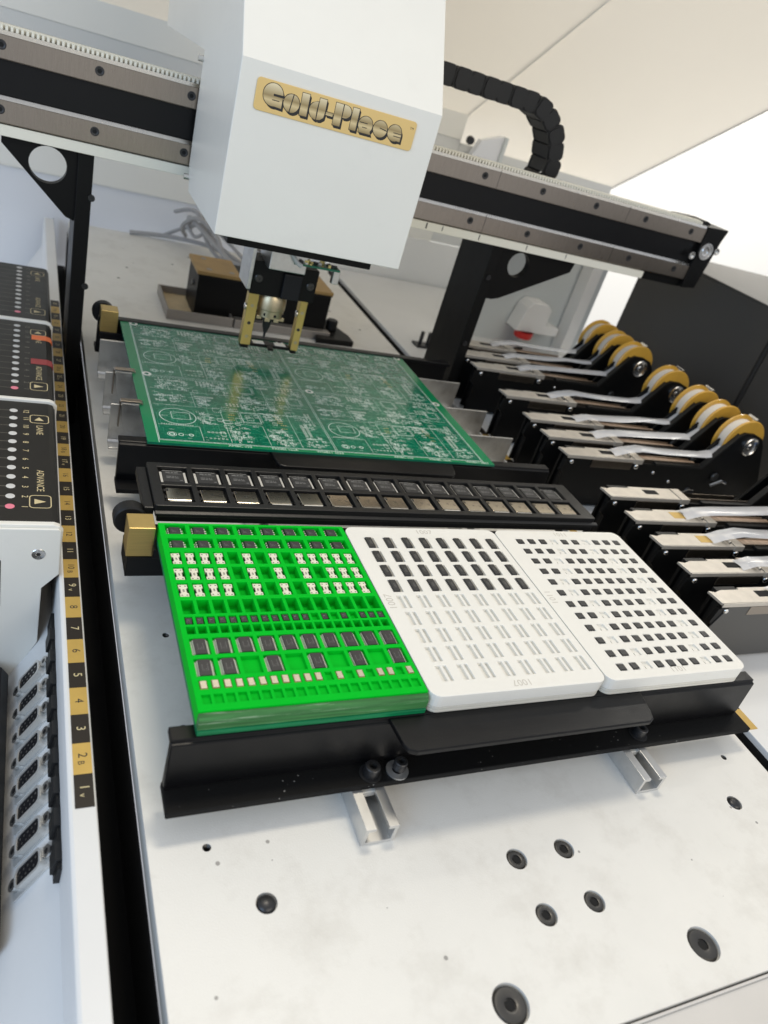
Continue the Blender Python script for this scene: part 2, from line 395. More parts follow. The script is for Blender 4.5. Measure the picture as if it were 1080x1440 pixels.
# left feeder bank: ledge, steep side, sloping connector panel
prof = [(-31.9,0),(-40.8,0),(-42.2,-0.8),(-43.0,-6),(-43.4,-25),(-44.0,-34.6),(-63.8,-69.1),(-100,-132),(-100,-150),(-31.9,-150)]
bank = solo('left_feeder_bank', MB().prism(prof,'x',-420,701).xf(lambda x,y,z:(y,x,z)), 'panel_paint', (-60,0,-150), kind='structure', bev=0.6)
bank['label'] = 'white side rail of the left feeder bank with numbered labels'
# number labels on the ledge
def lab_name(i): return str(i)+('v' if i%8==1 else 'B' if i%8==2 else '')
for i in range(1,36):
    y0 = -122+15.62*(i-1); y1=y0+15.62; gold = i%2==0
    lb = part(bank,'number_label', MB().box(-39.9,-32.7,y0+0.02,y1-0.02,0.0,0.25), 'label_gold' if gold else 'label_dark')
    nm = lab_name(i); yc=(y0+y1)/2
    dig = ''.join(c for c in nm if c.isdigit()); suf = nm[len(dig):]
    t = MB(); sz = 5.2 if len(dig)==1 else 4.6
    off = 1.5 if suf else 0
    t.text(dig, sz, lambda u,v:(-36.2+v*1.0, yc-u+off, 0.3))
    if suf: t.text(suf.upper() if suf=='B' else 'v', 3.7, lambda u,v:(-36.9+v, yc-u-2.2-(0.8 if len(dig)>1 else 0), 0.3))
    part(lb,'number', t, 'ink_black' if gold else 'label_text')
# right ledge
rl = solo('right_feeder_bank', MB().box(332.8,640,-420,716,-150,0), 'panel_paint', (420,0,-150), kind='structure', bev=0.5)
rl['label'] = 'white right ledge carrying the row of tape feeders'
for i in range(26):
    y0 = -131+15.62*i
    part(rl,'number_label', MB().box(334.2,341.2,y0,y0+15.5,0.0,0.25), 'label_gold' if i%2==0 else 'label_dark')
# apron in front of the bed
solo('front_apron', MB().box(-15.5,640,-420,-247.2,-14,-2.4).box(-15.5,640,-247.2,-246.2,-14,-1.2), 'front_apron', (150,-330,-14), kind='structure', bev=0.3)
# rear wall of the enclosure, left to right
WY = 722
def slab(nm,x0,x1,z0,z1,mt,y0=WY,th=8,lab=None):
    o = solo(nm, MB().box(x0,x1,y0,y0+th,z0,z1), mt, ((x0+x1)/2,y0,z0), kind='structure')
    return o
slab('rear_wall', -700, 480, 204, 236, 'rear_cream')
slab('rear_wall', -700, 480, 88, 203.6, 'rear_grey', WY+1)
slab('rear_wall', -700, 480, 46, 87.6, 'rear_cream')
slab('rear_wall', -700, 330, -150, 45, 'rear_blue', WY+2)
slab('rear_wall', 331, 760, -150, 63, 'rear_white', WY-2, 1.6)
slab('rear_wall', 480.6, 760, 63.5, 200, 'rear_grey', WY+1)
solo('rear_seam', MB().box(-700,480,WY-1.2,WY,45,46.2), 'rear_grey', (0,WY,45), kind='structure')
# open lid: two tilted panels, hinged along the rear wall
a = R_(33)
def lidpt(u, x): return (x, WY+2-u*math.cos(a), 235+u*math.sin(a))
def lid(x0,x1,u0,u1,th,mt,nm):
    n = (0, math.sin(a)*th, math.cos(a)*th)
    q = [lidpt(u0,x0),lidpt(u0,x1),lidpt(u1,x1),lidpt(u1,x0)]
    if mt=='lid_plastic': return solo(nm, MB().add(q,[(0,1,2,3)]), mt, (x0,WY,235), kind='structure')
    return solo(nm, MB().add(q+[(p[0],p[1]+n[1],p[2]+n[2]) for p in q], [(0,1,2,3),(7,6,5,4),(0,4,5,1),(1,5,6,2),(2,6,7,3),(3,7,4,0)]), mt, (x0,WY,235), kind='structure')
lid(-700, 480, 0, 560, 6, 'lid_plastic', 'lid_panel')
lid(481, 811, -110, 560, 6, 'lid_plastic', 'lid_panel')
lid(480, 481, 0, 560, 5, 'rear_grey', 'lid_seam')
lid(811, 813.5, -110, 560, 7, 'black_line', 'lid_edge')
solo('room_wall', MB().box(560,4200,1500,1520,-600,2600), 'rear_white', (2000,1500,-600), kind='structure')
# slate panel and dark cabinet on the right
solo('side_panel', MB().box(432,640,512,520,-5,190), 'rear_slate', (530,516,0), kind='structure')
solo('side_panel_edge', MB().box(596,612,488,510,0,190), 'rear_white', (600,500,0), kind='structure')
cab = thing('dark_cabinet', (760,300,0), 'large dark grey cabinet behind the feeder reels at right', 'cabinet')
part(cab,'side', MB().box(622,624,-60,434,0,166), 'dark_cabinet', bev=0.4)
part(cab,'top', MB().box(622,900,-60,434,166.3,169), 'dark_cabinet', bev=0.6)
part(cab,'back', MB().box(624.3,900,431,434,0,166), 'dark_cabinet')
rod = solo('black_rod', MB().tube([(580,182,30),(578.5,181,80),(576,180,145),(573.5,180,215)],2.8,10), 'black_plastic', (580,182,30), 'thin black rod leaning before the dark cabinet','rod', smooth=True)
# ================================================================== component trays
# ---- green tray
rows_g = {}
def row(nm, n, xa, xb, y0, y1, w, depth): rows_g[nm] = dict(x=[xa+(xb-xa)*i/(n-1) for i in range(n)], y0=y0, y1=y1, w=w, fz=50-depth, yc=(y0+y1)/2)
row('A',8,7.9,91.9,-9.2,-1.6,9.9,3.2); row('B',8,7.9,91.9,-20.4,-12.6,9.9,3.2)
row('C',14,5.0,94.6,-32.9,-23.6,5.0,4.2); row('D',14,5.0,94.6,-44.5,-35.2,5.0,4.2); row('E',14,5.0,94.6,-56.3,-46.9,5.0,4.2)
row('F',14,5.2,94.8,-67.9,-58.8,5.3,5.0)
row('G',20,4.2,95.8,-74.5,-69.6,3.5,2.2); row('H',20,4.2,95.8,-80.4,-75.8,3.7,3.6)
row('I',10,6.4,93.6,-92.7,-83.0,7.9,1.9); row('J',10,6.4,93.6,-104.6,-94.9,7.9,1.9)
row('K',20,4.1,95.9,-111.5,-106.8,3.2,1.5); row('L',20,4.1,95.9,-119.0,-114.2,3.5,1.3)
pk = []
for r in rows_g.values():
    for x in r['x']: pk.append((R4(x-r['w']/2,x+r['w']/2,r['y0'],r['y1']), r['fz']))
gt = thing('green_tray',(50,-62,40),'bright green machined component tray at the left end of the row','tray')
part(gt,'pocket_plate', pocket_plate(R4(0,99.4,-122.4,0), pk, 43, 50), 'tray_green', bev=0.12)
part(gt,'base_layer', MB().box(0.15,99.3,-124.6,-0.2,40,42.9), 'tray_green_side')
part(gt,'milled_edge', MB().prism([(-122.45,49.2),(-122.45,43),(-125.6,43),(-125.4,47.4),(-124.2,48.6)],'x',0,99.4), 'tray_green_cut', bev=0.3)
part(gt,'milled_edge', MB().prism([(-124.65,42.85),(-124.65,40.1),(-126.0,40.2),(-126.1,42.6)],'x',0.1,99.4), 'tray_green_side', bev=0.3)

def leads(xs, ys, side, wl, wx, zt, zb, body):
    """gull-wing leads: side 'x' puts them at +-body along x"""
    mb = MB()
    for s in (-1,1):
        for t in ys:
            a0, a1, a2, a3 = s*body, s*(body+wx*0.35), s*(body+wx*0.55), s*(body+wx)
            pr = [(a0,zt),(a1,zt),(a2,zb+0.22),(a3,zb+0.22),(a3,zb),(a2-s*0.18,zb),(a1-s*0.12,zt-0.22),(a0,zt-0.22)]
            if side=='x': mb.prism(pr,'y',t-wl/2,t+wl/2)
            else: mb.prism(pr,'x',t-wl/2,t+wl/2)
    return mb
def body_mesh(w,h,z0,z1,ch=0.25,nm='body',m='chip_black'):
    zm=(z0+z1)/2; mb=MB()
    L=[(w/2-ch,h/2-ch,z0),(w/2,h/2,zm),(w/2-ch,h/2-ch,z1)]
    vs=[]
    for a,b,z in L: vs+=[(-a,-b,z),(a,-b,z),(a,b,z),(-a,b,z)]
    fs=[(3,2,1,0),(8,9,10,11)]
    for k in (0,4):
        for i in range(4): fs.append((k+i,k+(i+1)%4,k+4+(i+1)%4,k+4+i))
    return mesh_of(mb.add(vs,fs),nm,m)
def print_mesh(w,h,z,n,seed,m='chip_print',horiz=True,dot=True):
    rnd=random.Random(seed); mb=MB()
    for i in range(n):
        t=-0.5+(i+0.8)/(n+0.6); u=-0.42
        while u<0.34:
            l=rnd.uniform(0.04,0.14); th=0.32/n
            if horiz: mb.rect(u*w,(u+l)*w,(t-th/2)*h,(t+th/2)*h,z)
            else: mb.rect((t-th/2)*w,(t+th/2)*w,u*h,(u+l)*h,z)
            u+=l+rnd.uniform(0.02,0.08)
            if rnd.random()<0.16: break
    return mesh_of(mb,'marking',m)
def linsp(n,p): return [(-(n-1)/2+i)*p for i in range(n)]
# eight-pin chips
spec_a=[('body',body_mesh(5.9,6.6,0.3,2.5,0.45),None,0),('lead_row',mesh_of(leads(None,linsp(4,1.7),'x',0.85,1.5,1.5,0.05,2.85),'lead_row','tin'),'stuff',0),('marking',print_mesh(3.6,3.2,2.52,3,5),'stuff',0)]
for r,nm in (('A','back'),('B','second')):
    for i,x in enumerate(rows_g[r]['x']):
        copies(spec_a,'eight_pin_chip',(x+random.uniform(-.5,.2),rows_g[r]['yc']+random.uniform(-.25,.25),rows_g[r]['fz']+0.1),
               'black eight-pin chip, %s from left, %s row of green tray'%(ORD[i],nm),'chip','eight-pin chips in the green tray',R_(random.uniform(-2,2)))
# cream ceramic parts with notched waist
def cer():
    w,h=2.05,4.25
    pl=[(-w,-h),(w,-h),(w,-h*0.42),(w*0.62,-h*0.36),(w*0.62,h*0.36),(w,h*0.42),(w,h),(-w,h),(-w,h*0.42),(-w*0.62,h*0.36),(-w*0.62,-h*0.36),(-w,-h*0.42)]
    return MB().prism(pl,'z',0.3,2.0)
dots=MB()
for x,y in ((-1.1,3.1),(1.1,3.1),(-1.1,-3.1),(1.1,-3.1)): dots.rect(x-.33,x+.33,y-.3,y+.3,2.02)
for x,y in ((0,.45),(0,-.45)): dots.ring(x,y,.22,.45,2.03,10)
wst=MB().box(-1.6,-1.35,-1.3,1.3,.3,1.7).box(1.35,1.6,-1.3,1.3,.3,1.7)
spec_c=[('body',mesh_of(cer(),'body','ceramic'),None,0.15),('contact_marks',mesh_of(dots,'contact_marks','screw_steel'),'stuff',0),('side_contacts',mesh_of(wst,'side_contacts','screw_dark'),'stuff',0)]
full={'C':[0,1,2,3,5,7,9,10,11,12,13],'D':[0,1,2,3,5,7,9,11,12,13],'E':[0,1,2,3,5,7,9,10,11,12,13]}
for r,nm in (('C','third'),('D','fourth'),('E','fifth')):
    for k in full[r]:
        copies(spec_c,'ceramic_component',(rows_g[r]['x'][k]+random.uniform(-.25,.25),rows_g[r]['yc']+random.uniform(-.2,.2),rows_g[r]['fz']+1.6),
               'cream notched component in %s pocket from left, %s row of green tray'%(ORD[k],nm),'component','cream components in the green tray',R_(random.uniform(-3,3)))
for r in 'CDE':   # posts that carry the cream parts stand in every filled pocket
    pass
# tiny black chips
spec_g=[('body',body_mesh(3.0,4.0,0.1,1.7,0.2),None,0),('marking',print_mesh(1.8,2.6,1.72,2,9),'stuff',0)]
for k in list(range(12))+[13,15,17,18,19]:
    copies(spec_g,'tiny_chip',(rows_g['G']['x'][k]+random.uniform(-.12,.12),rows_g['G']['yc']+random.uniform(-.15,.15),rows_g['G']['fz']+.3),
           'tiny black chip in %s small pocket from left, green tray'%ORD[k],'chip','tiny chips in the green tray',R_(random.uniform(-4,4)))
spec_i=[('body',body_mesh(5.2,9.0,0.2,1.5,0.2),None,0),('lead_row',mesh_of(leads(None,linsp(12,0.7),'x',0.34,1.15,1.0,0.05,2.5),'lead_row','tin'),'stuff',0),('marking',print_mesh(3.4,4.6,1.52,4,12,horiz=False),'stuff',0)]
for r,nm,ks in (('I','back',range(10)),('J','front',[0,1,3,5,7,9])):
    for k in ks:
        copies(spec_i,'many_pin_chip',(rows_g[r]['x'][k]+random.uniform(-.2,.2),rows_g[r]['yc']+random.uniform(-.1,.1),rows_g[r]['fz']+.4),
               'large black chip, %s pocket from left, %s large-chip row, green tray'%(ORD[k],nm),'chip','multi-lead chips in the green tray',R_(random.uniform(-1.5,1.5)))
spec_k=[('lid',mesh_of(MB().box(-1.25,1.25,-1.95,1.95,.75,1.15),'lid','crystal_lid'),None,0.1),('base',mesh_of(MB().box(-1.4,1.4,-2.15,2.15,0,.74),'base','gold_plate'),None,0)]
for k in list(range(11))+[12,14,16,17,19]:
    copies(spec_k,'crystal',(rows_g['K']['x'][k]+random.uniform(-.1,.1),rows_g['K']['yc']+random.uniform(-.15,.15),rows_g['K']['fz']+.6),
           'metal lidded crystal in %s pocket from left near front of green tray'%ORD[k],'crystal','crystals in the green tray',R_(random.uniform(-3,3)))
# ---- white trays
def white_tray(x0, x1, pockets, cx, label, txt):
    t = thing('white_tray',(cx,-62,40),label,'tray')
    part(t,'pocket_plate', pocket_plate(rrect(x0,x1,-126.2,0,5.5), pockets, 43.2, 50), 'tray_white', bev=0.25)
    for k,(a_,b_) in enumerate(((40,41.4),(41.55,43.05))):
        part(t,'laminate_layer', MB().prism(rrect(x0+.12,x1-.12,-126.3+.1*k,-.1,5.5),'z',a_,b_), 'tray_edge', bev=0.15)
    tm = MB()
    tm.text(txt,5.6,lambda u,v:(cx+u,-4.0+v*.95,50.04)); tm.text(txt,5.6,lambda u,v:(cx-u,-122.0-v*.95,50.04)); tm.text(txt,5.8,lambda u,v:(x0+4.6-v,-63.5+u,50.04))
    part(t,'number_shade', tm, 'engrave_shade')  # flat inlay, its grey paints the shade inside the engraved strokes
    return t
w1=[]; W1X=[112.1+11.4*i for i in range(8)]; W1Y=[-14.6-12.27*i for i in range(9)]
for y in W1Y:
    for x in W1X: w1.append((R4(x-2.9,x+2.9,y-4.75,y+4.75), 48.2))
wt1 = white_tray(100.1,199.4,w1,149.8,'white tray engraved 1007 between the green tray and the other white tray','1007')
rib = mesh_of(MB().prism([(-.9,-1.78),(.9,-1.78),(.7,-.3),(-.7,-.3)],'y',-4.74,4.74),'pocket_rib','tray_white')
for y in W1Y[4:]:
    for x in W1X:
        raw('pocket_rib', rib, wt1, (x+0.55-149.8, y+62, 10))
spec_w1=[('body',body_mesh(3.8,8.9,0.4,2.5,0.3),None,0),('lead_row',mesh_of(leads(None,linsp(7,1.22),'x',0.5,.6,1.5,0.15,1.8),'lead_row','tin'),'stuff',0),('marking',print_mesh(1.6,4.6,2.52,2,21,horiz=False),'stuff',0)]
for j in range(4):
    for i,x in enumerate(W1X):
        copies(spec_w1,'fourteen_pin_chip',(x-.55+random.uniform(-.15,.15),W1Y[j]+random.uniform(-.2,.2),48.25),
               'black fourteen-pin chip, %s row from back, %s from left, tray engraved 1007'%(ORD[j],ORD[i]),'chip','fourteen-pin chips in the white tray',R_(random.uniform(-1.5,1.5)))
w2=[]; W2X=[214.2+8.61*i for i in range(10)]; W2Y=[-11.6-9.66*i for i in range(12)]
emp=[(3,6),(3,6),(2,7),(2,7),(1,8),(1,8),(2,7),(2,7),(1,8),(1,8),(2,7),(2,7)]
for j,y in enumerate(W2Y):
    for i,x in enumerate(W2X):
        w2.append((R4(x-2.45,x+2.45,y-2.55,y+2.55), 48.5))
wt2 = white_tray(200.1,299.8,w2,250,'white tray at the right end of the row, dotted with small square chips','1011')
spec_w2=[('body',body_mesh(4.5,3.9,0.3,1.85,0.2),None,0),('lead_row',mesh_of(leads(None,linsp(4,1.05),'y',0.4,.75,1.1,0.1,1.85),'lead_row','tin'),'stuff',0)]
nubm = mesh_of(MB().box(-1.5,1.5,-2.5,-.4,-1.48,-.35),'pocket_nub','tray_white')
for j,y in enumerate(W2Y):
    for i,x in enumerate(W2X):
        if i in emp[j]: raw('pocket_nub', nubm, wt2, (x-250,y+62,10))
        else: copies(spec_w2,'small_square_chip',(x+random.uniform(-.2,.2),y+random.uniform(-.2,.2),48.5),
               'small square chip, %s row from back, %s column from left, rightmost tray'%(ORD[j],ORD[i]),'chip','square chips in the right white tray',R_(random.uniform(-4,4)))
# ---- long black chip tray
ctx=[14.0+18.72*i for i in range(15)]; cp=[]
for x in ctx:
    cp.append((R4(x-7.9,x+7.9,38.4,54.2),47.2)); cp.append((R4(x-7.9,x+7.9,20.0,35.4),47.2))
ct = thing('chip_tray',(146,36,41),'long black tray holding two rows of chips behind the coloured trays','tray')
part(ct,'pocket_plate', pocket_plate(rrect(0.6,294,15.6,58.6,1.2,2), cp, 45.0, 50), 'tray_black', bev=0.3)
part(ct,'base', MB().box(1.8,292.6,13.6,59.6,41,44.9), 'tray_black', bev=0.6)
part(ct,'rim', MB().prism([(15.5,47.2),(15.5,45.0),(12.9,45.0),(12.9,46.4)],'x',0.6,296), 'tray_black', bev=0.3)
part(ct,'end_lug', MB().box(-4.6,0.5,17,57,42.5,47.6), 'tray_black', bev=0.5)
mk=MB().rect(-3.9,-1.6,3.2,4.3,1.45).rect(-1.0,0.2,3.3,4.2,1.45).rect(.8,2.8,3.3,4.2,1.45).rect(-2.7,4.3,2.2,2.45,1.45)
for yy,ls in ((-.2,((-3.9,-1.2),(-.7,.2),(.7,1.4),(2.1,2.5))),(-1.6,((-3.9,-1.8),(-1.3,.2),(.8,2.6))),(-4.0,((3.2,4.6),))):
    for u0,u1 in ls: mk.rect(u0,u1,yy-.35,yy+.35,1.45)
spec_q=[('body',body_mesh(11.6,11.6,0.2,1.43,0.25),None,0),
        ('lead_row',mesh_of(MB().box(-7.1,-5.85,-5.4,5.4,.35,.62).box(5.85,7.1,-5.4,5.4,.35,.62).box(-5.4,5.4,-7.1,-5.85,.35,.62).box(-5.4,5.4,5.85,7.1,.35,.62),'lead_row','tin'),'stuff',0),
        ('marking',mesh_of(mk,'marking','chip_print'),'stuff',0)]
for i,x in enumerate(ctx):
    copies(spec_q,'square_chip',(x+random.uniform(-.3,.3),46.3+random.uniform(-.3,.3),47.5),'large square black chip, %s from left in the rear row of the long black tray'%ORD[i],'chip','large chips in the long black tray',R_(random.uniform(-1,1)))
sh=MB().box(-6.3,6.3,-5.6,5.9,.5,1.5)
tail=MB()
for k in range(9): tail.box(-5.0+1.15*k,-4.4+1.15*k,-7.3,-5.62,.2,.55)
ear=MB().box(-7.3,-6.35,3.0,5.2,.2,1.2).box(-7.3,-6.35,-3.6,-1.0,.2,1.0).box(6.35,7.1,-4.6,-3.0,.2,1.0).box(-7.1,-6.35,-6.4,-5.0,.2,1.4)
slit=MB().ring(-.4,.6,.45,.7,1.53,12,math.pi,2*math.pi).line(-.97,.6,-.97,1.7,.22,1.53).line(.17,.6,.17,1.7,.22,1.53).ring(4.2,-.4,.45,.7,1.53,12,math.pi,2*math.pi).line(3.63,-.4,3.63,.8,.22,1.53).line(4.77,-.4,4.77,.8,.22,1.53).rect(-6.0,-4.9,2.6,5.2,1.53)
spec_s=[('shell',mesh_of(sh,'shell','socket_shell'),None,0.25),('contact_row',mesh_of(tail,'contact_row','tin'),'stuff',0),('side_ears',mesh_of(ear,'side_ears','screw_dark'),'stuff',0),('stamped_slots',mesh_of(slit,'stamped_slots','screw_dark'),'stuff',0),
        ('front_lip',mesh_of(MB().box(-5.2,6.2,-6.5,-5.65,.6,1.1),'front_lip','tin'),None,0)]
for i,x in enumerate(ctx):
    copies(spec_s,'card_socket',(x+.2+random.uniform(-.3,.3),28.1+random.uniform(-.3,.3),47.4),'metal card socket, %s from left in the front row of the long black tray'%ORD[i],'socket','card sockets in the long black tray',R_(random.uniform(-1.2,1.2)))
# ================================================================== holders on the bed
def channel(x0, yf, lab):
    p=[(0,0),(15.3,0),(15.3,10.6),(10.6,10.6),(10.6,9.0),(13.6,9.0),(13.6,1.7),(1.7,1.7),(1.7,9.0),(4.7,9.0),(4.7,10.6),(0,10.6)]
    mb=MB(); n=len(p); vs=[(x0+a,yf,b+.05) for a,b in p]+[(x0+a,300,b+.05) for a,b in p]
    q=lambda a,b,c,d:(a,b,c,d)
    ends=[(0,1,6,7),(1,2,5,6),(2,3,4,5),(0,7,8,11),(8,9,10,11)]
    fs=[(i,(i+1)%n,n+(i+1)%n,n+i) for i in range(n)]+ends+[tuple(n+i for i in e) for e in ends]
    t=thing('slotted_rail',(x0+7.6,yf,0),lab,'rail','slotted rails under the trays')
    part(t,'extrusion', mb.add(vs,fs), 'alu_channel', bev=0.15)
    part(t,'slot_nut', MB().prism(rrect(x0+2.2,x0+13.0,-139.5,-128,2,3),'z',5.4,8.8), 'tin', bev=.3)
channel(68.1,-158.4,'aluminium slotted rail under the bracket below the green and white trays')
channel(221.2,-157.7,'aluminium slotted rail under the right end of the front bracket')
def cap_screw(parent,x,y,z,r=3.5,h=5.2,nm='cap_screw',washer=True):
    o=part(parent,nm,MB().lathe((x,y,z),[(r,0),(r,h-.4),(r-.4,h),(r*.56,h),(r*.52,h-2.6),(0,h-2.6)],n=28),'screw_dark',smooth=True)
    part(o,'hex_socket',MB().lathe((x,y,z),[(r*.56,h+.02),(r*.5,h+.02),(r*.5,h-2.4),(0,h-2.4)],n=6),'gap_black')
    if washer: part(o,'washer',MB().lathe((x,y,z-.02),[(r*1.02,0),(r*1.02,.35),(r*1.45,.35),(r*1.45,-.0)],n=28),'screw_dark',smooth=True)
    return o
def bracket(yw, tab, lab, s=1, x0=-9.4, x1=312, top=40.0):
    """L section: wall behind yw, flange towards -y (s=1) or +y (s=-1)"""
    t=thing('angle_bracket',(150,yw,10.7),lab,'bracket')
    Y=lambda d: yw+s*d
    part(t,'wall', MB().prism([(Y(0),14.02),(Y(-0.4),18),(Y(0.6),top-1.6),(Y(2.0),top-1.4),(Y(2.0),top),(Y(9),top),(Y(9),top-3),(Y(4.2),top-3),(Y(4),14.02)],'x',x0,x1), 'black_anod', bev=0.5)
    part(t,'flange', MB().prism([(Y(4),10.75),(Y(-11),10.75),(Y(-11),14),(Y(4),14)],'x',x0-.3,x1+3.5), 'black_dusty', bev=0.5)
    if tab:
        a,b=tab
        yo=Y(-16.6)
        pl=[(a,Y(2)),(b,Y(2)),(b-3,yo+s*6),(b-5,yo+s*1.6),(b-8,yo),(a+6,yo),(a+2.6,yo+s*1.4),(a+1.2,yo+s*5)]
        part(t,'tab', MB().prism(pl,'z',top-2.6,top+.06), 'black_anod', bev=0.6)
    return t
b1=bracket(-128.6,(82,226),'black angle bracket holding the front edge of the coloured trays')
cap_screw(b1,77.6,-134.2,14.05); cap_screw(b1,234.4,-133.0,14.05)
part(b1,'bright_washer',MB().lathe((90.5,-134.6,14.05),[(2.4,0),(2.4,.7),(5.2,.7),(5.2,0)],n=28),'alu_channel',smooth=True)
cap_screw(b1,91.5,-133.8,14.8,r=3.0,h=4.6,washer=False)
solo('support_rail', MB().box(-2,304,-9,13.2,34,39.9), 'black_anod', (150,2,34), 'black support rail under the rear edge of the coloured trays','rail', bev=.4)
b2=bracket(96.0,(84,222),'black angle bracket between the long chip tray and the circuit board')
b3=bracket(296.4,None,'black angle bracket along the rear edge of the circuit board',s=-1,top=42.6)
for x0,y0,nm in ((-14.2,-5.0,'beside the green tray corner'),(-8.2,283.4,'at the rear left corner of the circuit board')):
    t=thing('brass_stop',(x0+6,y0+6,20),'brass stop block on a black clamp '+nm,'stop block')
    part(t,'block', MB().box(x0,x0+12.8,y0,y0+12.8,32.6,50), 'brass', bev=0.35)
    part(t,'clamp', MB().box(x0+.6,x0+21,y0-.4,y0+19,20.2,32.4), 'black_anod', bev=0.4)
    part(t,'clamp_arm', MB().box(x0+21.1,x0+90,y0+3,y0+15,22,31), 'black_anod')
    part(t,'knob', MB().lathe((x0+3.5,y0+24,40),[(0,-4),(7.6,-4),(8.4,-3),(8.4,3),(7.6,4),(3,4),(0,3)],'y',n=28), 'black_plastic', smooth=True)
# aluminium support bars under the board
for k,(y,lab) in enumerate(((250,'rear'),(193.5,'middle'),(146,'front'))):
    t=thing('support_bar',(148,y,10.7),'%s of three bright aluminium angle bars under the circuit board'%lab,'bar','angle bars under the board')
    part(t,'angle', MB().prism([(y,39.6),(y+1.4,39.6),(y+1.4,11),(y-9,11),(y-9,12.4),(y-1.2,12.4),(y,13.6)],'x',-10.4,305.4), 'aluminium', bev=0.2)
    if k>0:
        part(t,'spring_clip', MB().prism([(-4.5,43.2),(7.5,43.2),(8.8,42.3),(8.8,43.0),(7.6,44.1),(-4.8,44.1),(-5.6,43.2),(-5.6,25),(-4.8,25),(-4.8,42.8)],'y',y-3.2,y+.8), 'steel', bev=0.1)
        part(t,'clip_tongue', MB().prism([(-4.2,42.6),(6.3,42.6),(6.3,30),(4.0,22.5),(-1.2,22.5),(-3.4,30)],'y',y-4.2,y-3.4), 'aluminium', bev=0.1)
# ================================================================== circuit board panel
pcb=thing('circuit_board',(132,195,40),'green circuit board panel of four identical boards with white print','circuit board')
Z=41.6; px0,px1,py0,py1=6.5,258.6,96.2,294.2
holes=[(16.4,285.6),(16.6,193.6),(138.2,192.2),(252.5,193.6),(252.5,285.6),(138.2,287)]
part(pcb,'laminate', pocket_plate(R4(px0,px1,py0,py1),[(circ(x,y,1.5,16),None) for x,y in holes],40.05,Z), 'pcb')
rm=MB().rect(px0+.1,13.3,py0+.1,py1-.1,Z+.02).rect(250,px1-.1,py0+.1,py1-.1,Z+.02).rect(13.5,249.8,py0+.1,99.6,Z+.02)
part(pcb,'edge_rails', pocket_plate(R4(px0+.15,13.4,py0+.1,py1-.1),[],Z+.005,Z+.02), 'pcb_rail')
part(pcb,'edge_rails', MB().rect(250,px1-.1,py0+.1,py1-.1,Z+.02), 'pcb_rail')
part(pcb,'edge_rails', MB().rect(13.6,249.8,py0+.1,99.6,Z+.02), 'pcb_rail')
hr=MB()
for x,y in holes: hr.ring(x,y,1.55,3.3,Z+.06,24)
part(pcb,'hole_rings', hr, 'tin', kind='stuff')
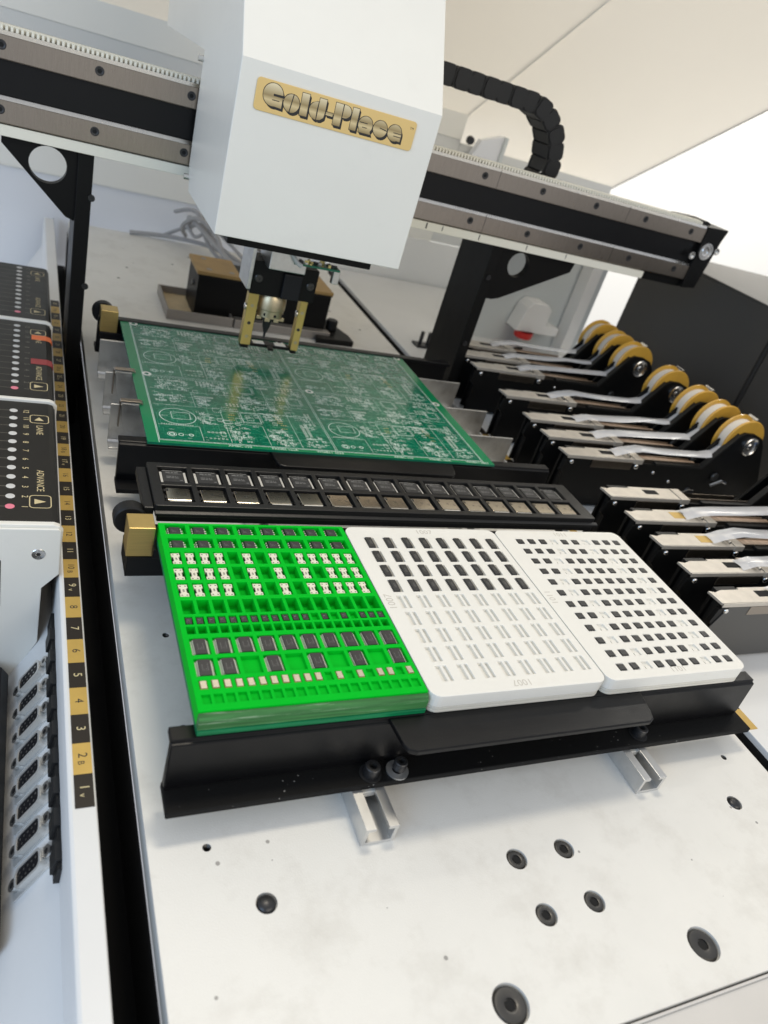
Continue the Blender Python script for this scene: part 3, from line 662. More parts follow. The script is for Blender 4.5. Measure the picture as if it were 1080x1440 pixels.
def board(seed):
    rnd=random.Random(seed); W,H=118,92
    silk,pads,gold,tr=MB(),MB(),MB(),MB(); zs,zp,zt=.075,.06,.03
    def rectline(x0,x1,y0,y1,w=.3):
        silk.line(x0,y0,x1,y0,w,zs).line(x0,y1,x1,y1,w,zs).line(x0,y0,x0,y1,w,zs).line(x1,y0,x1,y1,w,zs)
    def smd(x,y,s=1.0,rot=None,out=True):
        r=rnd.random()<.5 if rot is None else rot; g=.8*s; w,h=.75*s,1.0*s
        for k in (-1,1):
            if r: pads.rect(x+k*g-w/2,x+k*g+w/2,y-h/2,y+h/2,zp)
            else: pads.rect(x-h/2,x+h/2,y+k*g-w/2,y+k*g+w/2,zp)
        if out and rnd.random()<.6:
            a_,b_=(1.6*s,.8*s) if r else (.8*s,1.6*s)
            silk.line(x-a_,y+b_,x+a_,y+b_,.24,zs).line(x-a_,y-b_,x+a_,y-b_,.24,zs)
    def ref(x,y,n=3,s=1.0,vert=False):
        s*=.62
        for k in range(n):
            u=k*.95*s
            X,Y_=(x,y+u) if vert else (x+u,y)
            silk.line(X,Y_,X+(.15 if vert else rnd.uniform(0,.4))*s,Y_+1.1*s*rnd.uniform(.6,1),.17,zs)
            if rnd.random()<.6: silk.line(X,Y_+rnd.choice((0,.5,1))*s,X+.6*s,Y_+rnd.choice((0,.5,1))*s,.17,zs)
    # traces
    for k in range(420):
        x,y=rnd.uniform(2,W-8),rnd.uniform(2,H-8); dx,dy=rnd.choice(((1,0),(0,1),(1,0))); 
        for s_ in range(rnd.randint(1,3)):
            l=rnd.uniform(2,11); x2,y2=min(W-1,max(1,x+dx*l)),min(H-1,max(1,y+dy*l)); tr.line(x,y,x2,y2,rnd.choice((.18,.25,.4)),zt+.001*s_); x,y=x2,y2
            dx,dy=rnd.choice(((.7,.7),(.7,-.7),(1,0),(0,1),(0,-1)))
    for k in range(420):
        x,y=rnd.uniform(2,W-2),rnd.uniform(2,H-2); tr.ring(x,y,.12,.33,zt+.006,8)
    # outline, partitions
    rectline(.6,W-.6,.6,H-.6,.3)
    for (x0,y0,x1,y1) in ((28,2,28,20),(28,20,2,20),(46,2,46,46),(46,46,W-6,46),(72,2,72,28),(72,28,46,28),(94,2,94,52),(2,48,46,48),(30,48,30,70),(30,70,60,70),(60,70,60,H-3),(84,60,84,H-3),(60,60,W-4,60),(2,72,24,72),(100,60,100,78)):
        silk.line(x0,y0,x1,y1,.26,zs)
    # round holder with square
    silk.ring(16,32.5,11.4,11.9,zs,48,ry=.92); rectline(12,24,29,38,.35)
    for a_ in range(0,14): pads.rect(4+a_*1.5,4.8+a_*1.5,20.6,21.5,zp)
    for cx,cy,r0,r1 in ((9,8,2.6,2.9),(9,8,1.2,1.9),(14.6,8,1.2,1.7),(21,8.2,1.0,1.6)): silk.ring(cx,cy,r0,r1,zs,24)
    for k in range(5): pads.ring(33+k*2.6,6,.4,.8,zp,12); pads.ring(33+k*2.6,14,.5,1.0,zp,12)
    # square ICs
    for cx,cy,hw,n in ((66,38.5,6.3,14),(71,82,5.0,12),(106,70,4.6,10)):
        rectline(cx-hw,cx+hw,cy-hw,cy+hw,.4); p=2*(hw+.2)/n
        for k in range(n):
            t=-hw+p*(k+.5)
            for s_ in (-1,1):
                pads.rect(cx+t-.16,cx+t+.16,cy+s_*(hw+1.3)-.6,cy+s_*(hw+1.3)+.6,zp); pads.rect(cx+s_*(hw+1.3)-.6,cx+s_*(hw+1.3)+.6,cy+t-.16,cy+t+.16,zp)
    # comb connectors and rows of pads
    for cx,cy,n,l,rot in ((103,26,15,5.5,0),(85,88,9,3,1),(38,64,12,2.6,1),(12,62,9,2.4,1),(110,48,8,4,0),(22,86,10,2.2,1)):
        for k in range(n):
            t=(k-(n-1)/2)*1.15
            if rot: pads.rect(cx+t-.32,cx+t+.32,cy-l/2,cy+l/2,zp)
            else:
                pads.rect(cx-l/2,cx-.4,cy+t-.32,cy+t+.32,zp); pads.rect(cx+.6,cx+l/2,cy+t-.32,cy+t+.32,zp)
    for cx,cy,nx,ny in ((92,70,4,3),(98,88,5,2),(52,54,6,2),(36,82,4,3)):
        for i in range(nx):
            for j in range(ny): pads.rect(cx+i*2.6,cx+i*2.6+1.5,cy+j*2.6,cy+j*2.6+1.5,zp)
    for cx,cy in ((50,33),(50,36),(51,40),(84,34),(85,37),(84,40),(86,31),(83.5,43),(85.5,26)):
        for k in range(3): gold.rect(cx+k*1.5,cx+k*1.5+1.0,cy,cy+1.0,zp+.004)
    # scattered parts
    for cx,cy,w,h,n in ((54,14,14,20,26),(82,14,16,22,34),(106,10,14,14,18),(14,58,20,12,22),(36,56,10,12,16),(50,80,14,18,30),(18,80,22,16,34),(76,54,26,6,20),(104,84,20,10,18),(34,34,10,20,18),(108,36,10,14,14),(82,42,14,12,20),(70,66,14,10,22)):
        for k in range(int(n*1.9)):
            x,y=cx+rnd.uniform(-w/2,w/2),cy+rnd.uniform(-h/2,h/2); x=min(W-3,max(3,x)); y=min(H-3,max(3,y))
            smd(x,y,rnd.choice((.5,.6,.7,.8,1.1)))
            if rnd.random()<.7: ref(x+1.2,y-.4,rnd.randint(2,4),.95,rnd.random()<.3)
    for k in range(30):
        x,y=rnd.uniform(30,W-16),rnd.uniform(4,H-10); w,h=rnd.uniform(2.4,6),rnd.uniform(2,5); rectline(x,x+w,y,y+h,.2)
        for i in range(4):
            for s_ in (-.7,h+.7): pads.rect(x+.3+i*w/4,x+.3+i*w/4+.45,y+s_-.45,y+s_+.45,zp)
    for k in range(150): ref(rnd.uniform(3,W-8),rnd.uniform(3,H-4),rnd.randint(3,6),rnd.choice((.9,1.2)))
    # row of tiny legends along an edge
    for x in range(4,60,2): silk.line(x,89.6,x+1.1,89.6,.5,zs)
    for x in range(70,112,3): silk.line(x,46.9,x+1.6,46.9,.5,zs)
    return silk,pads,gold,tr
bs,bp_,bg_,bt=board(3)
ms=[('silkscreen',mesh_of(bs,'silkscreen','silk')),('solder_pads',mesh_of(bp_,'solder_pads','pad')),('gold_pads',mesh_of(bg_,'gold_pads','pad_gold')),('copper_traces',mesh_of(bt,'copper_traces','pcb_trace'))]
for i in range(2):
    for j in range(2):
        for nm,me in ms: tag(raw(nm,me,pcb,(13.6+118*i-132,100+92.4*j-195,1.6)),kind='stuff')
tm=MB()
for x0,st in ((50,'AMBC v10'),(80,'PANEL revA'),(112,'WOB11 2023')):
    for dx in (0,118): tm.text(st,3.3,lambda u,v:(x0+dx+14+u*1.05,98.0+v,Z+.08))
part(pcb,'panel_lettering', tm, 'silk')
part(pcb,'rail_lines', MB().line(13.5,96.4,13.5,294,.35,Z+.08).line(249.8,96.4,249.8,294,.35,Z+.08).line(13.5,99.7,249.8,99.7,.3,Z+.08), 'silk', kind='stuff')
# ================================================================== gantry
BT=[-202,-141,-80,-21.5,39.2,286,347.3,408.6,470,530.6]; BB=[-202,-141,-80.2,-21.8,39,285.6,347,408.8,469.8,531]
gan=thing('gantry',(240,320,0),'black gantry beam with two steel rails on black side posts','gantry')
part(gan,'beam', MB().box(-260,552,297.2,352,157,219), 'black_paint', bev=0.6)
part(gan,'beam_face', MB().box(-260,552,296.2,297.1,182.4,203), 'black_anod')
for z0,z1 in ((203.2,219.4),(165.6,181.9)):
    r=part(gan,'rail', MB().prism([(292,z0+.6),(292.6,z0),(297,z0),(297,z1-.02),(294.5,z1-.02),(292,z1-2.5)],'x',-260,550), 'steel')
    zc=(z0+z1)/2
    part(r,'chamfer_highlight', MB().prism([(291.93,z1-2.2),(294.2,z1+.06),(296.2,z1+.06),(296.2,z1-.4),(294.4,z1-.4),(292.5,z1-2.4)],'x',-260,549.9), 'steel_bright')  # brighter steel strip paints the highlight onto the top edge of the rail
    for x in (BT if z0>190 else BB):
        b_=part(r,'bolt', MB().lathe((x,291.98,zc),[(0,-.03),(1.7,-.03),(1.8,-.12),(2.5,-.2),(3.0,-.1),(3.0,.2)],'y',n=20), 'screw_dark' , smooth=True)
        part(b_,'hex_socket', MB().prism(circ(x,zc,1.5,6),'y',291.9,291.96), 'gap_black')
    for x in (300,447): part(r,'joint_line', MB().box(x,x+.35,291.9,292.05,z0+.3,z1-.3), 'screw_dark')
# toothed belts on top and below
tb=MB().box(-260,545,300.2,308,219.3,222.4)
for k in range(268): tb.box(-258+k*3,-256.4+k*3,296.6,300.1,219.4,222.0)
part(gan,'top_belt', tb, 'belt', kind='stuff')
lb=MB().box(-260,497,293.2,297,157.6,164.6)
part(gan,'lower_strip', lb, 'belt', bev=.3)
nt=MB()
for x,w in ((188,1.5),(196,.8),(206,1.6),(214,.8),(246,1.2),(262,.7),(300,.9),(352,.8),(398,.6)): nt.box(x,x+w,293.0,293.25,159+random.uniform(0,1),164)
part(gan,'strip_notches', nt, 'screw_dark', kind='stuff')
ep=part(gan,'end_plate', MB().prism([(549.9,219.5),(577,221),(574,210),(568,160),(551,158),(549.9,165)],'y',290.6,352), 'black_paint', bev=.6)
def pull(x,z,r): 
    part(ep,'pulley', MB().lathe((x,290.55,z),[(0,-.3),(r*.35,-.3),(r*.35,-1),(r*.55,-1.2),(r*.6,-.6),(r*.8,-.6),(r*.85,-1.4),(r,-1.4),(r,0)],'y',n=28), 'steel_bright', smooth=True)
pull(559,197,8.4); pull(543.5,190.5,3.6); pull(573,199.5,3.4)
part(gan,'belt_wheel', MB().cyl((558,305,213),10,20,'y',24), 'black_plastic', smooth=True)
for s,(xa,xb),lab in ((-1,(-31,-20.4),'left'),(1,(321,331.8),'right')):
    part(gan,'post', MB().box(xa,xb,297.4,357,-58,156.9), 'black_paint', bev=.5)
    if s<0: ol=[(xa-.05,156.8),(-79.5,156.8),(-79.5,152),(-37,110.4),(xa-.05,108.4)]; hc=(-50,147)
    else: ol=[(xb+.05,156.8),(418,156.8),(416,147),(347,109.8),(340,107.8),(xb+.05,107.8)]; hc=(356,148.5)
    g=pocket_plate(ol,[(circ(hc[0],hc[1],11 if s<0 else 9.5,32),None)],300,307) if False else None
    bmh=pocket_plate(ol if s<0 else ol[::-1],[(circ(hc[0],min(hc[1],143.5),12.4 if s<0 else 11.5,32),None)],301,308).xf(lambda x,y,z:(x,z,y))
    part(gan,'gusset', bmh, 'black_paint')
    for zz in (128,62):
        part(gan,'post_screw', MB().lathe(((xb if s<0 else xa+5),296.0,zz),[(0,.4),(1.2,.4),(1.2,0),(2.4,0),(2.4,1.6)],'y',n=16), 'screw_dark', smooth=True)
# cable chain behind the beam
ch=thing('cable_chain',(320,365,220),'black plastic cable chain looping over the gantry behind the white head','cable chain')
cxx,czz,rr=342,228,45.5
path=[]; step=14.6
L=cxx-150; n1=int(L/step)
for k in range(n1+1): path.append((cxx-(n1-k)*step, czz+rr, 0))
arc=step/rr; k=1
while k*arc<math.pi: path.append((cxx+rr*math.sin(k*arc), czz+rr*math.cos(k*arc), -k*arc)); k+=1
for q in range(7): path.append((cxx-(q+.5)*step, czz-rr, -math.pi))
def clink():
    mb=MB()
    for y in (350,377.5):
        pl=rrect(-8.2,8.2,-8.6,8.6,4.6,5); mb.prism(pl,'y',y,y+2.5)
        mb.prism(rrect(-6.6,6.2,-7.6,7.6,4,5),'y',y-1.2,y-.02)
    mb.box(-5.2,5.2,352.6,377.4,6.2,8.3).box(-5.2,5.2,352.6,377.4,-8.3,-6.2)
    return mb
lm=clink(); lm.v=[(x,y-365,z) for x,y,z in lm.v]; lme=mesh_of(lm,'link','chain_plastic')
for i,(x,z,t) in enumerate(path):
    o=raw('link',lme,ch,(x-320,(1.5 if i%2 else 0),z-220)); o.rotation_euler.y=-t
# ================================================================== placement head
hd=thing('placement_head',(108,240,55),'white placement head cover with gold name plate hanging on the gantry','machine head')
cx0,cx1,cy,zb,zf=43.2,173.4,172.4,150.6,250.2
def sheet(pts,th=1.2): pass
slope=17.6/25.9; zt_=420; yt=cy+(zt_-zf)*slope
side=[(cy,zb),(cy,zf),(yt,zt_),(yt+230,zt_),(480,241.5),(288.5,241.5),(288.5,167),(276,zb)]
cv=part(hd,'cover_front', MB().prism([(cy,zb),(cy,zf),(yt,zt_),(yt+1.3,zt_),(cy+1.3,zf-.3),(cy+1.3,zb)],'x',cx0,cx1), 'cover_paint', bev=.5)
part(hd,'cover_side', MB().prism([(p[0]+(1.31 if p[0]<yt+5 and p[1]>=zb and p[0]<=yt else 0),p[1]) for p in side],'x',cx0+.02,cx0+1.3), 'cover_paint', bev=.2)
part(hd,'cover_side', MB().prism([(p[0]+(1.31 if p[0]<yt+5 and p[1]>=zb and p[0]<=yt else 0),p[1]) for p in side],'x',cx1-1.3,cx1-.02), 'cover_paint', bev=.2)
part(hd,'cover_top', MB().box(cx0+1.3,cx1-1.3,yt+1.3,yt+230,zt_-1.3,zt_-.1), 'cover_paint')
for y,z in ((292.5,236),(288,159.5)):
    part(hd,'cover_screw', MB().cyl((cx0-3.6,y-4,z),2.1,4.2,'x',16).cyl((cx0-.8,y-4,z),1.2,2,'x',10), 'steel_bright', smooth=True)
part(hd,'carriage', MB().box(50,168,255,291,160,238), 'black_paint')
part(hd,'base_plate', MB().box(56,160,190,290,142,148.5), 'black_paint', bev=.4)
part(hd,'motor_block', MB().box(98,126,226,256,120,142), 'aluminium', bev=.5)
part(hd,'tool_block', MB().box(90.4,141.6,238,262,96,121.2), 'black_paint', bev=.5)
part(hd,'sensor', MB().box(114,128.5,234.5,237.9,96.5,116), 'dsub_insert', bev=.6)
part(hd,'side_bracket', MB().box(86.6,89.6,235,262,100,140), 'aluminium', bev=.4)
for x in (95.5,136.5): part(hd,'block_screw', MB().lathe((x,237.9,108.5),[(0,0),(1.4,0),(1.4,-.8),(2.6,-.8),(3.2,-.3),(3.2,0)],'y',n=20), 'screw_steel', smooth=True)
cr=random.Random(4)
cb=part(hd,'circuit_card', MB().box(116,152,224,236,127,128.6), 'pcb')
for k in range(24):
    x,y=cr.uniform(117,150),cr.uniform(224,235); s_=cr.uniform(.6,1.6)
    part(cb,'soldered_part', MB().box(x-s_,x+s_,y-s_,y+s_,128.7,129.4+cr.uniform(0,2.2)), cr.choice(['tin','screw_dark','pad_gold','steel_bright']))
part(hd,'plug', MB().box(148,153.5,226,231,117,127), 'aluminium', bev=.5)
part(hd,'wire_bundle', MB().tube([(112,228,142),(113,224,134),(117,223,129),(121,224,127)],1.7,8), 'lamp_white', smooth=True)
part(hd,'nozzle_collar', MB().lathe((112,250,78),[(6,0),(11.2,0),(11.2,5.6),(11.8,6.2),(11.8,14),(10,18),(8,18)],n=40), 'brass_pale', smooth=True)
for k in range(5):
    a_=R_(200+k*40); part(hd,'collar_notch', MB().cyl((112+11.3*math.cos(a_),250+11.3*math.sin(a_),80.5),1.25,.8,'y',12), 'gap_black')
for k in range(4):
    a_=R_(215+k*38); part(hd,'collar_tooth', MB().box(112+11*math.cos(a_)-2,112+11*math.cos(a_)+2,250+10.6*math.sin(a_)-.6,250+10.6*math.sin(a_)+.6,75.4,78.2), 'brass_pale',bev=.2)
part(hd,'nozzle', MB().lathe((112,250,58),[(0.8,0),(1.0,4),(3,10),(4.5,20)],n=20), 'screw_dark', smooth=True)
for x0,x1 in ((91.2,99.2),(132.8,138.8)):
    lg=part(hd,'finger', MB().box(x0,x1,240.6,247.4,54,96), 'brass_pin', bev=.3)
    part(lg,'finger_foot', MB().box(x0+.8,x1-.8,241,247,51.4,53.9), 'black_paint')
    for zz in (86,72,61): part(lg,'pin_screw', MB().lathe(((x0+x1)/2,240.55,zz),[(0,0),(.9,-.1),(1.4,-.1),(1.4,0)],'y',n=12), 'screw_dark' if zz==72 else 'brass_pale')
    part(lg,'clamp_screw', MB().lathe((x0-1.2,244,84),[(0,0),(1.4,0),(2.6,.4),(2.6,1.2)],'x',n=16), 'steel_bright', smooth=True)
part(hd,'jaw_frame', MB().box(99.4,132.6,242,250,53,55.2).box(113.5,117.5,236,252,53.2,55.0), 'black_paint')
for x in (107,125): part(hd,'jaw_mirror', MB().box(x-4.6,x+4.6,243.2,249,55.25,55.6), 'tin')
# name plate
np_=part(hd,'name_plate', MB().prism(rrect(53.6,157.6,225.4,242.6,2.2,4),'y',cy-.95,cy-.05), 'name_gold', bev=.15)
def nm_pt(u,v,d): return (u, cy-.97-d, v)
sh_,ol_,fl_,sl_=MB(),MB(),MB(),MB()
def poly(mb,pts,d): mb.add([nm_pt(x,z,d) for x,z in pts],[tuple(range(len(pts)))])
def glyph(pts):
    cxm=sum(p[0] for p in pts)/len(pts); czm=sum(p[1] for p in pts)/len(pts)
    [poly(sh_,[(x+.14*q,z-.16*q) for x,z in pts],.03-.001*q) for q in range(1,10)]
    poly(ol_,[(cxm+(x-cxm)*1.0+(.3 if x>cxm else -.3),czm+(z-czm)+(.3 if z>czm else -.3)) for x,z in pts],.04)
    poly(fl_,pts,.06)
def arcp(cx_,cz_,r,a0,a1,n=22,rz=None): return [(cx_+r*math.cos(R_(a0+(a1-a0)*i/n)),cz_+(rz or r)*math.sin(R_(a0+(a1-a0)*i/n))) for i in range(n+1)]
def slit2(x0,z0,x1,z1,w):
    d=Vector((x1-x0,z1-z0)); n=Vector((-d.y,d.x)).normalized()*w/2
    poly(sl_,[(x0+n.x,z0+n.y),(x0-n.x,z0-n.y),(x1-n.x,z1-n.y),(x1+n.x,z1+n.y)],.08)
bz=229.6
X=58.0; r=6.0; c=(X+r,bz+r-.3)                                   # G
glyph(arcp(c[0],c[1],r,8,285)+[(c[0]+r*.98,c[1]-r*1.02),(c[0]+r*.98,c[1]-.5),(c[0]+.3,c[1]-.5),(c[0]+.3,c[1]+.7)])
slit2(c[0]+.2,c[1]+.1,c[0]+r,c[1]+.1,.9); slit2(c[0]-.2,c[1]-2.6,c[0]+r*.7,c[1]-2.6,.45)
X+=12.6; r=4.9; c=(X+r,bz+r-1.0); glyph(arcp(c[0],c[1],r,0,360)); slit2(c[0]-.6,c[1]-r,c[0]+.6,c[1]+r,.6); ox=X
X+=10.5; glyph([(X,bz-.9),(X+4.6,bz-.9),(X+4.6,bz+11.2),(X,bz+11.2)])
X+=5.6; r=4.9; c=(X+r,bz+r-1.0); glyph(arcp(c[0],c[1],r,90,270)+[(c[0]-.3,c[1])]); glyph([(c[0]+.5,bz-1.0),(c[0]+2.6,bz-.6),(c[0]+4.6,bz+1.0),(c[0]+5.0,bz+4),(c[0]+5.0,bz+11.0),(c[0]+.5,bz+11.0)])
X+=10.6; glyph([(X,bz+3.0),(X+4.4,bz+3.0),(X+4.4,bz+4.8),(X,bz+4.8)])
X+=5.2; glyph([(X,bz-1.2),(X+4.8,bz-1.2),(X+4.8,bz+11.2),(X,bz+11.2)]); glyph([(X+5.4,bz+11.2)]+arcp(X+6.6,bz+7.6,3.9,80,-90,14,3.6)+[(X+5.4,bz+4.0)])
X+=11.2; glyph([(X,bz-1.2),(X+4.2,bz-1.2),(X+4.2,bz+11.2),(X,bz+11.2)])
for ch_ in 'ace':
    X+=5.2 if ch_=='a' else 10.1; r=4.75; c=(X+r,bz+r-1.1)
    if ch_=='a': glyph(arcp(c[0],c[1],r,-40,220)+[(c[0]-r*.8,c[1]-r),(c[0]+r*.95,c[1]-r)]); slit2(c[0]-r*.9,c[1]+.9,c[0]+1.2,c[1]+.9,.5); slit2(c[0]-r*.4,c[1]-1.6,c[0]+1.4,c[1]-1.6,.45)
    elif ch_=='c': glyph(arcp(c[0],c[1],r,0,360)); slit2(c[0]-.5,c[1]+.6,c[0]+r,c[1]-.2,.55)
    else: glyph(arcp(c[0],c[1],r,0,300)+[(c[0]+r,c[1]-r*.9),(c[0]+r,c[1]-1.2)]); slit2(c[0]-.8,c[1]+.1,c[0]+r,c[1]+.1,.5); slit2(c[0]-.4,c[1]-1.7,c[0]+r,c[1]-1.7,.5)
sh_.text('TM',1.9,lambda u,v: nm_pt(154.6+u,238.4+v,.03))
part(np_,'letter_shadow', sh_, 'ink_black'); part(np_,'letter_outline', ol_, 'ink_black'); part(np_,'letter_face', fl_, 'name_silver'); part(np_,'letter_slits', sl_, 'ink_black', kind='stuff')
# ================================================================== tape feeders on the right
FY=[-72.9,-42.8,-12.7,17.1,48.1,108.5,138.2,168.5,213.4,273.5,303.5,333.5]
FL=['nearest tape feeder with a broad dark grey side plate','second nearest tape feeder, with a dark window and film','third nearest tape feeder, with yellow tape in its window',
    'fourth nearest tape feeder, with yellow tape and pale film','tape feeder with a bare silver plate and no film, before the gap in the row',
    'tape feeder just behind the gap in the row, its reel nearest','seventh tape feeder from the front, second visible reel','eighth tape feeder from the front, third visible reel',
    'ninth tape feeder from the front, its round hub exposed','tenth tape feeder from the front, hub exposed before two farther reels','eleventh tape feeder from the front, second farthest reel','farthest tape feeder, its reel hidden most by the others']
def B(fn): mb=MB(); fn(mb); return mb
def feeder_meshes():
    M={}
    M['body']=mesh_of(MB().prism([(336,2),(336,30),(331.5,34),(333,44),(338,47),(470,44.6),(487,44.6),(513,80.5),(518,83.4),(530,83.2),(541,80),(547.5,73),(570,34),(572,2)],'y',0,3),'body','black_paint')
    M['back_side']=mesh_of(MB().prism([(338,2),(338,46),(470,44),(487,44),(511,78),(517,81),(530,81),(540,78),(546,72),(566,34),(566,2)],'y',12.2,14.4),'back_side','black_paint')
    M['filler']=mesh_of(MB().box(341,480,3.1,12.1,2,42.5),'filler','black_plastic')
    tp=MB().prism([(332.8,0),(404,-.2),(404,14.6),(360,14.6),(360,12.6),(343,12.6),(336.5,10.6),(331.5,12)],'z',47.6,49.3)
    M['top_plate']=mesh_of(tp,'top_plate','feeder_plate')
    M['plate_edge']=mesh_of(MB().box(333.5,404.5,-.9,-.25,46.4,49.2),'plate_edge','feeder_plate')
    M['plate_step']=mesh_of(MB().box(341,360,13.0,16.8,46.0,48.4),'plate_step','black_plastic')
    M['window_block']=mesh_of(MB().box(360.5,404,-.95,-.05,39.3,46.2),'window_block','steel')
    M['slot']=mesh_of(MB().box(372,386,5,11,49.32,49.4),'slot','gap_black')
    M['clamp']=mesh_of(MB().box(404.6,414,-1.5,14.4,45.4,49.8),'clamp','feeder_plate')
    for nm,x,z,r in (('screw_a',339.7,43,2.0),('screw_b',410,42.5,2.6),('screw_c',455,30,1.6),('screw_d',432,38,1.6)):
        M[nm]=mesh_of(MB().lathe((x,0,z),[(0,-1.5),(r*.5,-1.5),(r*.8,-1.2),(r,-.5),(r,0)],'y',n=16),'screw','steel_bright',smooth=True)
    # carrier tape and peeled film
    M['carrier_tape']=mesh_of(MB().prism([(405,44.8),(406,47.2),(486,45.8),(486,44.7)],'y',4,11.6),'carrier_tape','carrier_tape')
    fl=MB(); pts=[(384,50.2),(398,53.4),(415,55.2),(440,56.2),(470,57),(498,58),(507,66)]
    vs=[];
    for k,(x,z) in enumerate(pts):
        w=.7*math.sin(k*1.7); vs+=[(x,1.2+w,z-.4),(x,7.5+w,z+1.4),(x,13.4+w,z-.4)]
    fl.add(vs,[(3*k+a_,3*k+a_+1,3*k+a_+4,3*k+a_+3) for k in range(len(pts)-1) for a_ in (0,1)])
    M['cover_film']=mesh_of(fl,'cover_film','film',smooth=True)
    M['arm_rail']=mesh_of(MB().prism([(430,45.4),(487.2,44.7),(513,80.6),(511.6,81.6),(486,46.9),(430,47.2)],'y',-.8,4.2),'arm_rail','black_plastic')
    hub=(530,71.6)
    M['hub']=mesh_of(MB().lathe((hub[0],0,hub[1]),[(0,-1.6),(2.2,-1.6),(3.0,-.9),(6.4,-1.0),(8.0,-2.2),(9.0,-1.6),(9.0,0)],'y',n=32),'hub','steel_bright',smooth=True)
    R=23
    M['reel']=mesh_of(MB().lathe((hub[0]-4.5,0,hub[1]-.5),[(9,3.6),(R-.4,3.6),(R+.4,4.4),(R+.2,5.6),(R-7,6.6),(R-7,15.4),(R+.2,16.4),(R+.4,17.6),(R-.4,18.4),(9,18.4)],'y',n=56),'take_up_reel','wheel_amber',smooth=True)
    M['wound']=mesh_of(MB().lathe((hub[0]-4.5,0,hub[1]-.5),[(R-7,6.7),(R-3.2,6.3),(R-3.2,15.7),(R-7,15.3)],'y',n=56),'wound_film','wheel_tape',smooth=True)
    M['thumb']=mesh_of(MB().box(540,544,14.6,24,88,91).cyl((542,14,90),2.6,11,'y',14),'tension_pin','steel_bright',smooth=True)
    M['idler']=mesh_of(MB().lathe((508,0,38),[(0,-2),(3.5,-2),(4.2,-1),(4.2,0)],'y',n=18),'idler','screw_steel',smooth=True)
    M['idler2']=mesh_of(MB().lathe((484,0,22),[(0,-1.2),(2.6,-1.2),(3.2,0)],'y',n=18),'idler','screw_dark',smooth=True)
    M['big_side']=mesh_of(MB().prism([(340,2),(333,28),(341,46),(560,46),(560,2)],'y',-.6,-.05),'side_plate','feeder_grey')
    M['yellow']=mesh_of(MB().box(374,386,3.6,11.6,49.32,49.45),'yellow_tape','label_gold')
    M['inner_rail']=mesh_of(MB().box(416,486,3.2,4.0,44.8,48.2).box(416,480,11.6,12.2,44.2,47.6),'tape_guide','steel')
    M['peel_bar']=mesh_of(MB().cyl((399,.6,51.2),1.1,13.4,'y',12),'peel_bar','steel_bright',smooth=True)
    M['plate_lip']=mesh_of(MB().box(388,404,9.6,14.5,49.35,50.6),'plate_lip','steel')
    M['lever']=mesh_of(MB().prism([(414.2,46),(424,50.5),(430,50.2),(430,47.8),(420,47)],'y',12.4,14),'release_lever','screw_dark')
    for q_ in (0,1):
        fl=MB(); rr_=random.Random(40+q_); pts=[(384,50.2),(396,52.8+q_),(412,54.2+2*q_),(436,54.6+1.5*q_),(462,56.4),(486,57.4-q_),(500,58.6),(507.5,66)]; vs=[]
        for k,(x,z) in enumerate(pts):
            w=rr_.uniform(-1,1); vs+=[(x,1.6+w,z-.9*rr_.random()),(x,5.4+w,z+.7+rr_.uniform(-.3,.9)),(x,9.4+w,z+rr_.uniform(-.6,.6)),(x,13+w,z-.9*rr_.random())]
        fl.add(vs,[(4*k+a_,4*k+a_+1,4*k+a_+5,4*k+a_+4) for k in range(len(pts)-1) for a_ in (0,1,2)])
        M['film%d'%q_]=mesh_of(fl,'cover_film','film',smooth=True)
    M['latch']=mesh_of(MB().tube([(505,-3,30),(515,-4,36),(522,-4,34)],1.3,8),'latch','aluminium',smooth=True)
    return M
FM=feeder_meshes()
bevs={'body':.3,'top_plate':.15,'plate_edge':.15,'clamp':.3,'window_block':.2}
for i,(y,lab) in enumerate(zip(FY,FL)):
    t=thing('tape_feeder',(440,y,2),lab,'feeder','tape feeders along the right ledge')
    ks=['body','back_side','filler','top_plate','plate_edge','plate_step','window_block','clamp','screw_a','screw_b','screw_c','screw_d','arm_rail','hub','idler','idler2']
    ks.append('yellow' if i in (2,3) else 'slot')
    ks+=['inner_rail','lever']
    if i!=4: ks+=['carrier_tape',('cover_film','film0','film1')[i%3],'reel','wound','peel_bar']
    if i%2: ks.append('plate_lip')
    if i in (4,5): ks.append('latch')
    if i in (5,8,9,7): ks.append('thumb')
    if i==0: ks.append('big_side')
    for k in ks:
        o=raw(FM[k].name.split('.')[0],FM[k],t,(-440,0,-2),bev=bevs.get(k,0))
        if k in ('top_plate','plate_edge') : pass
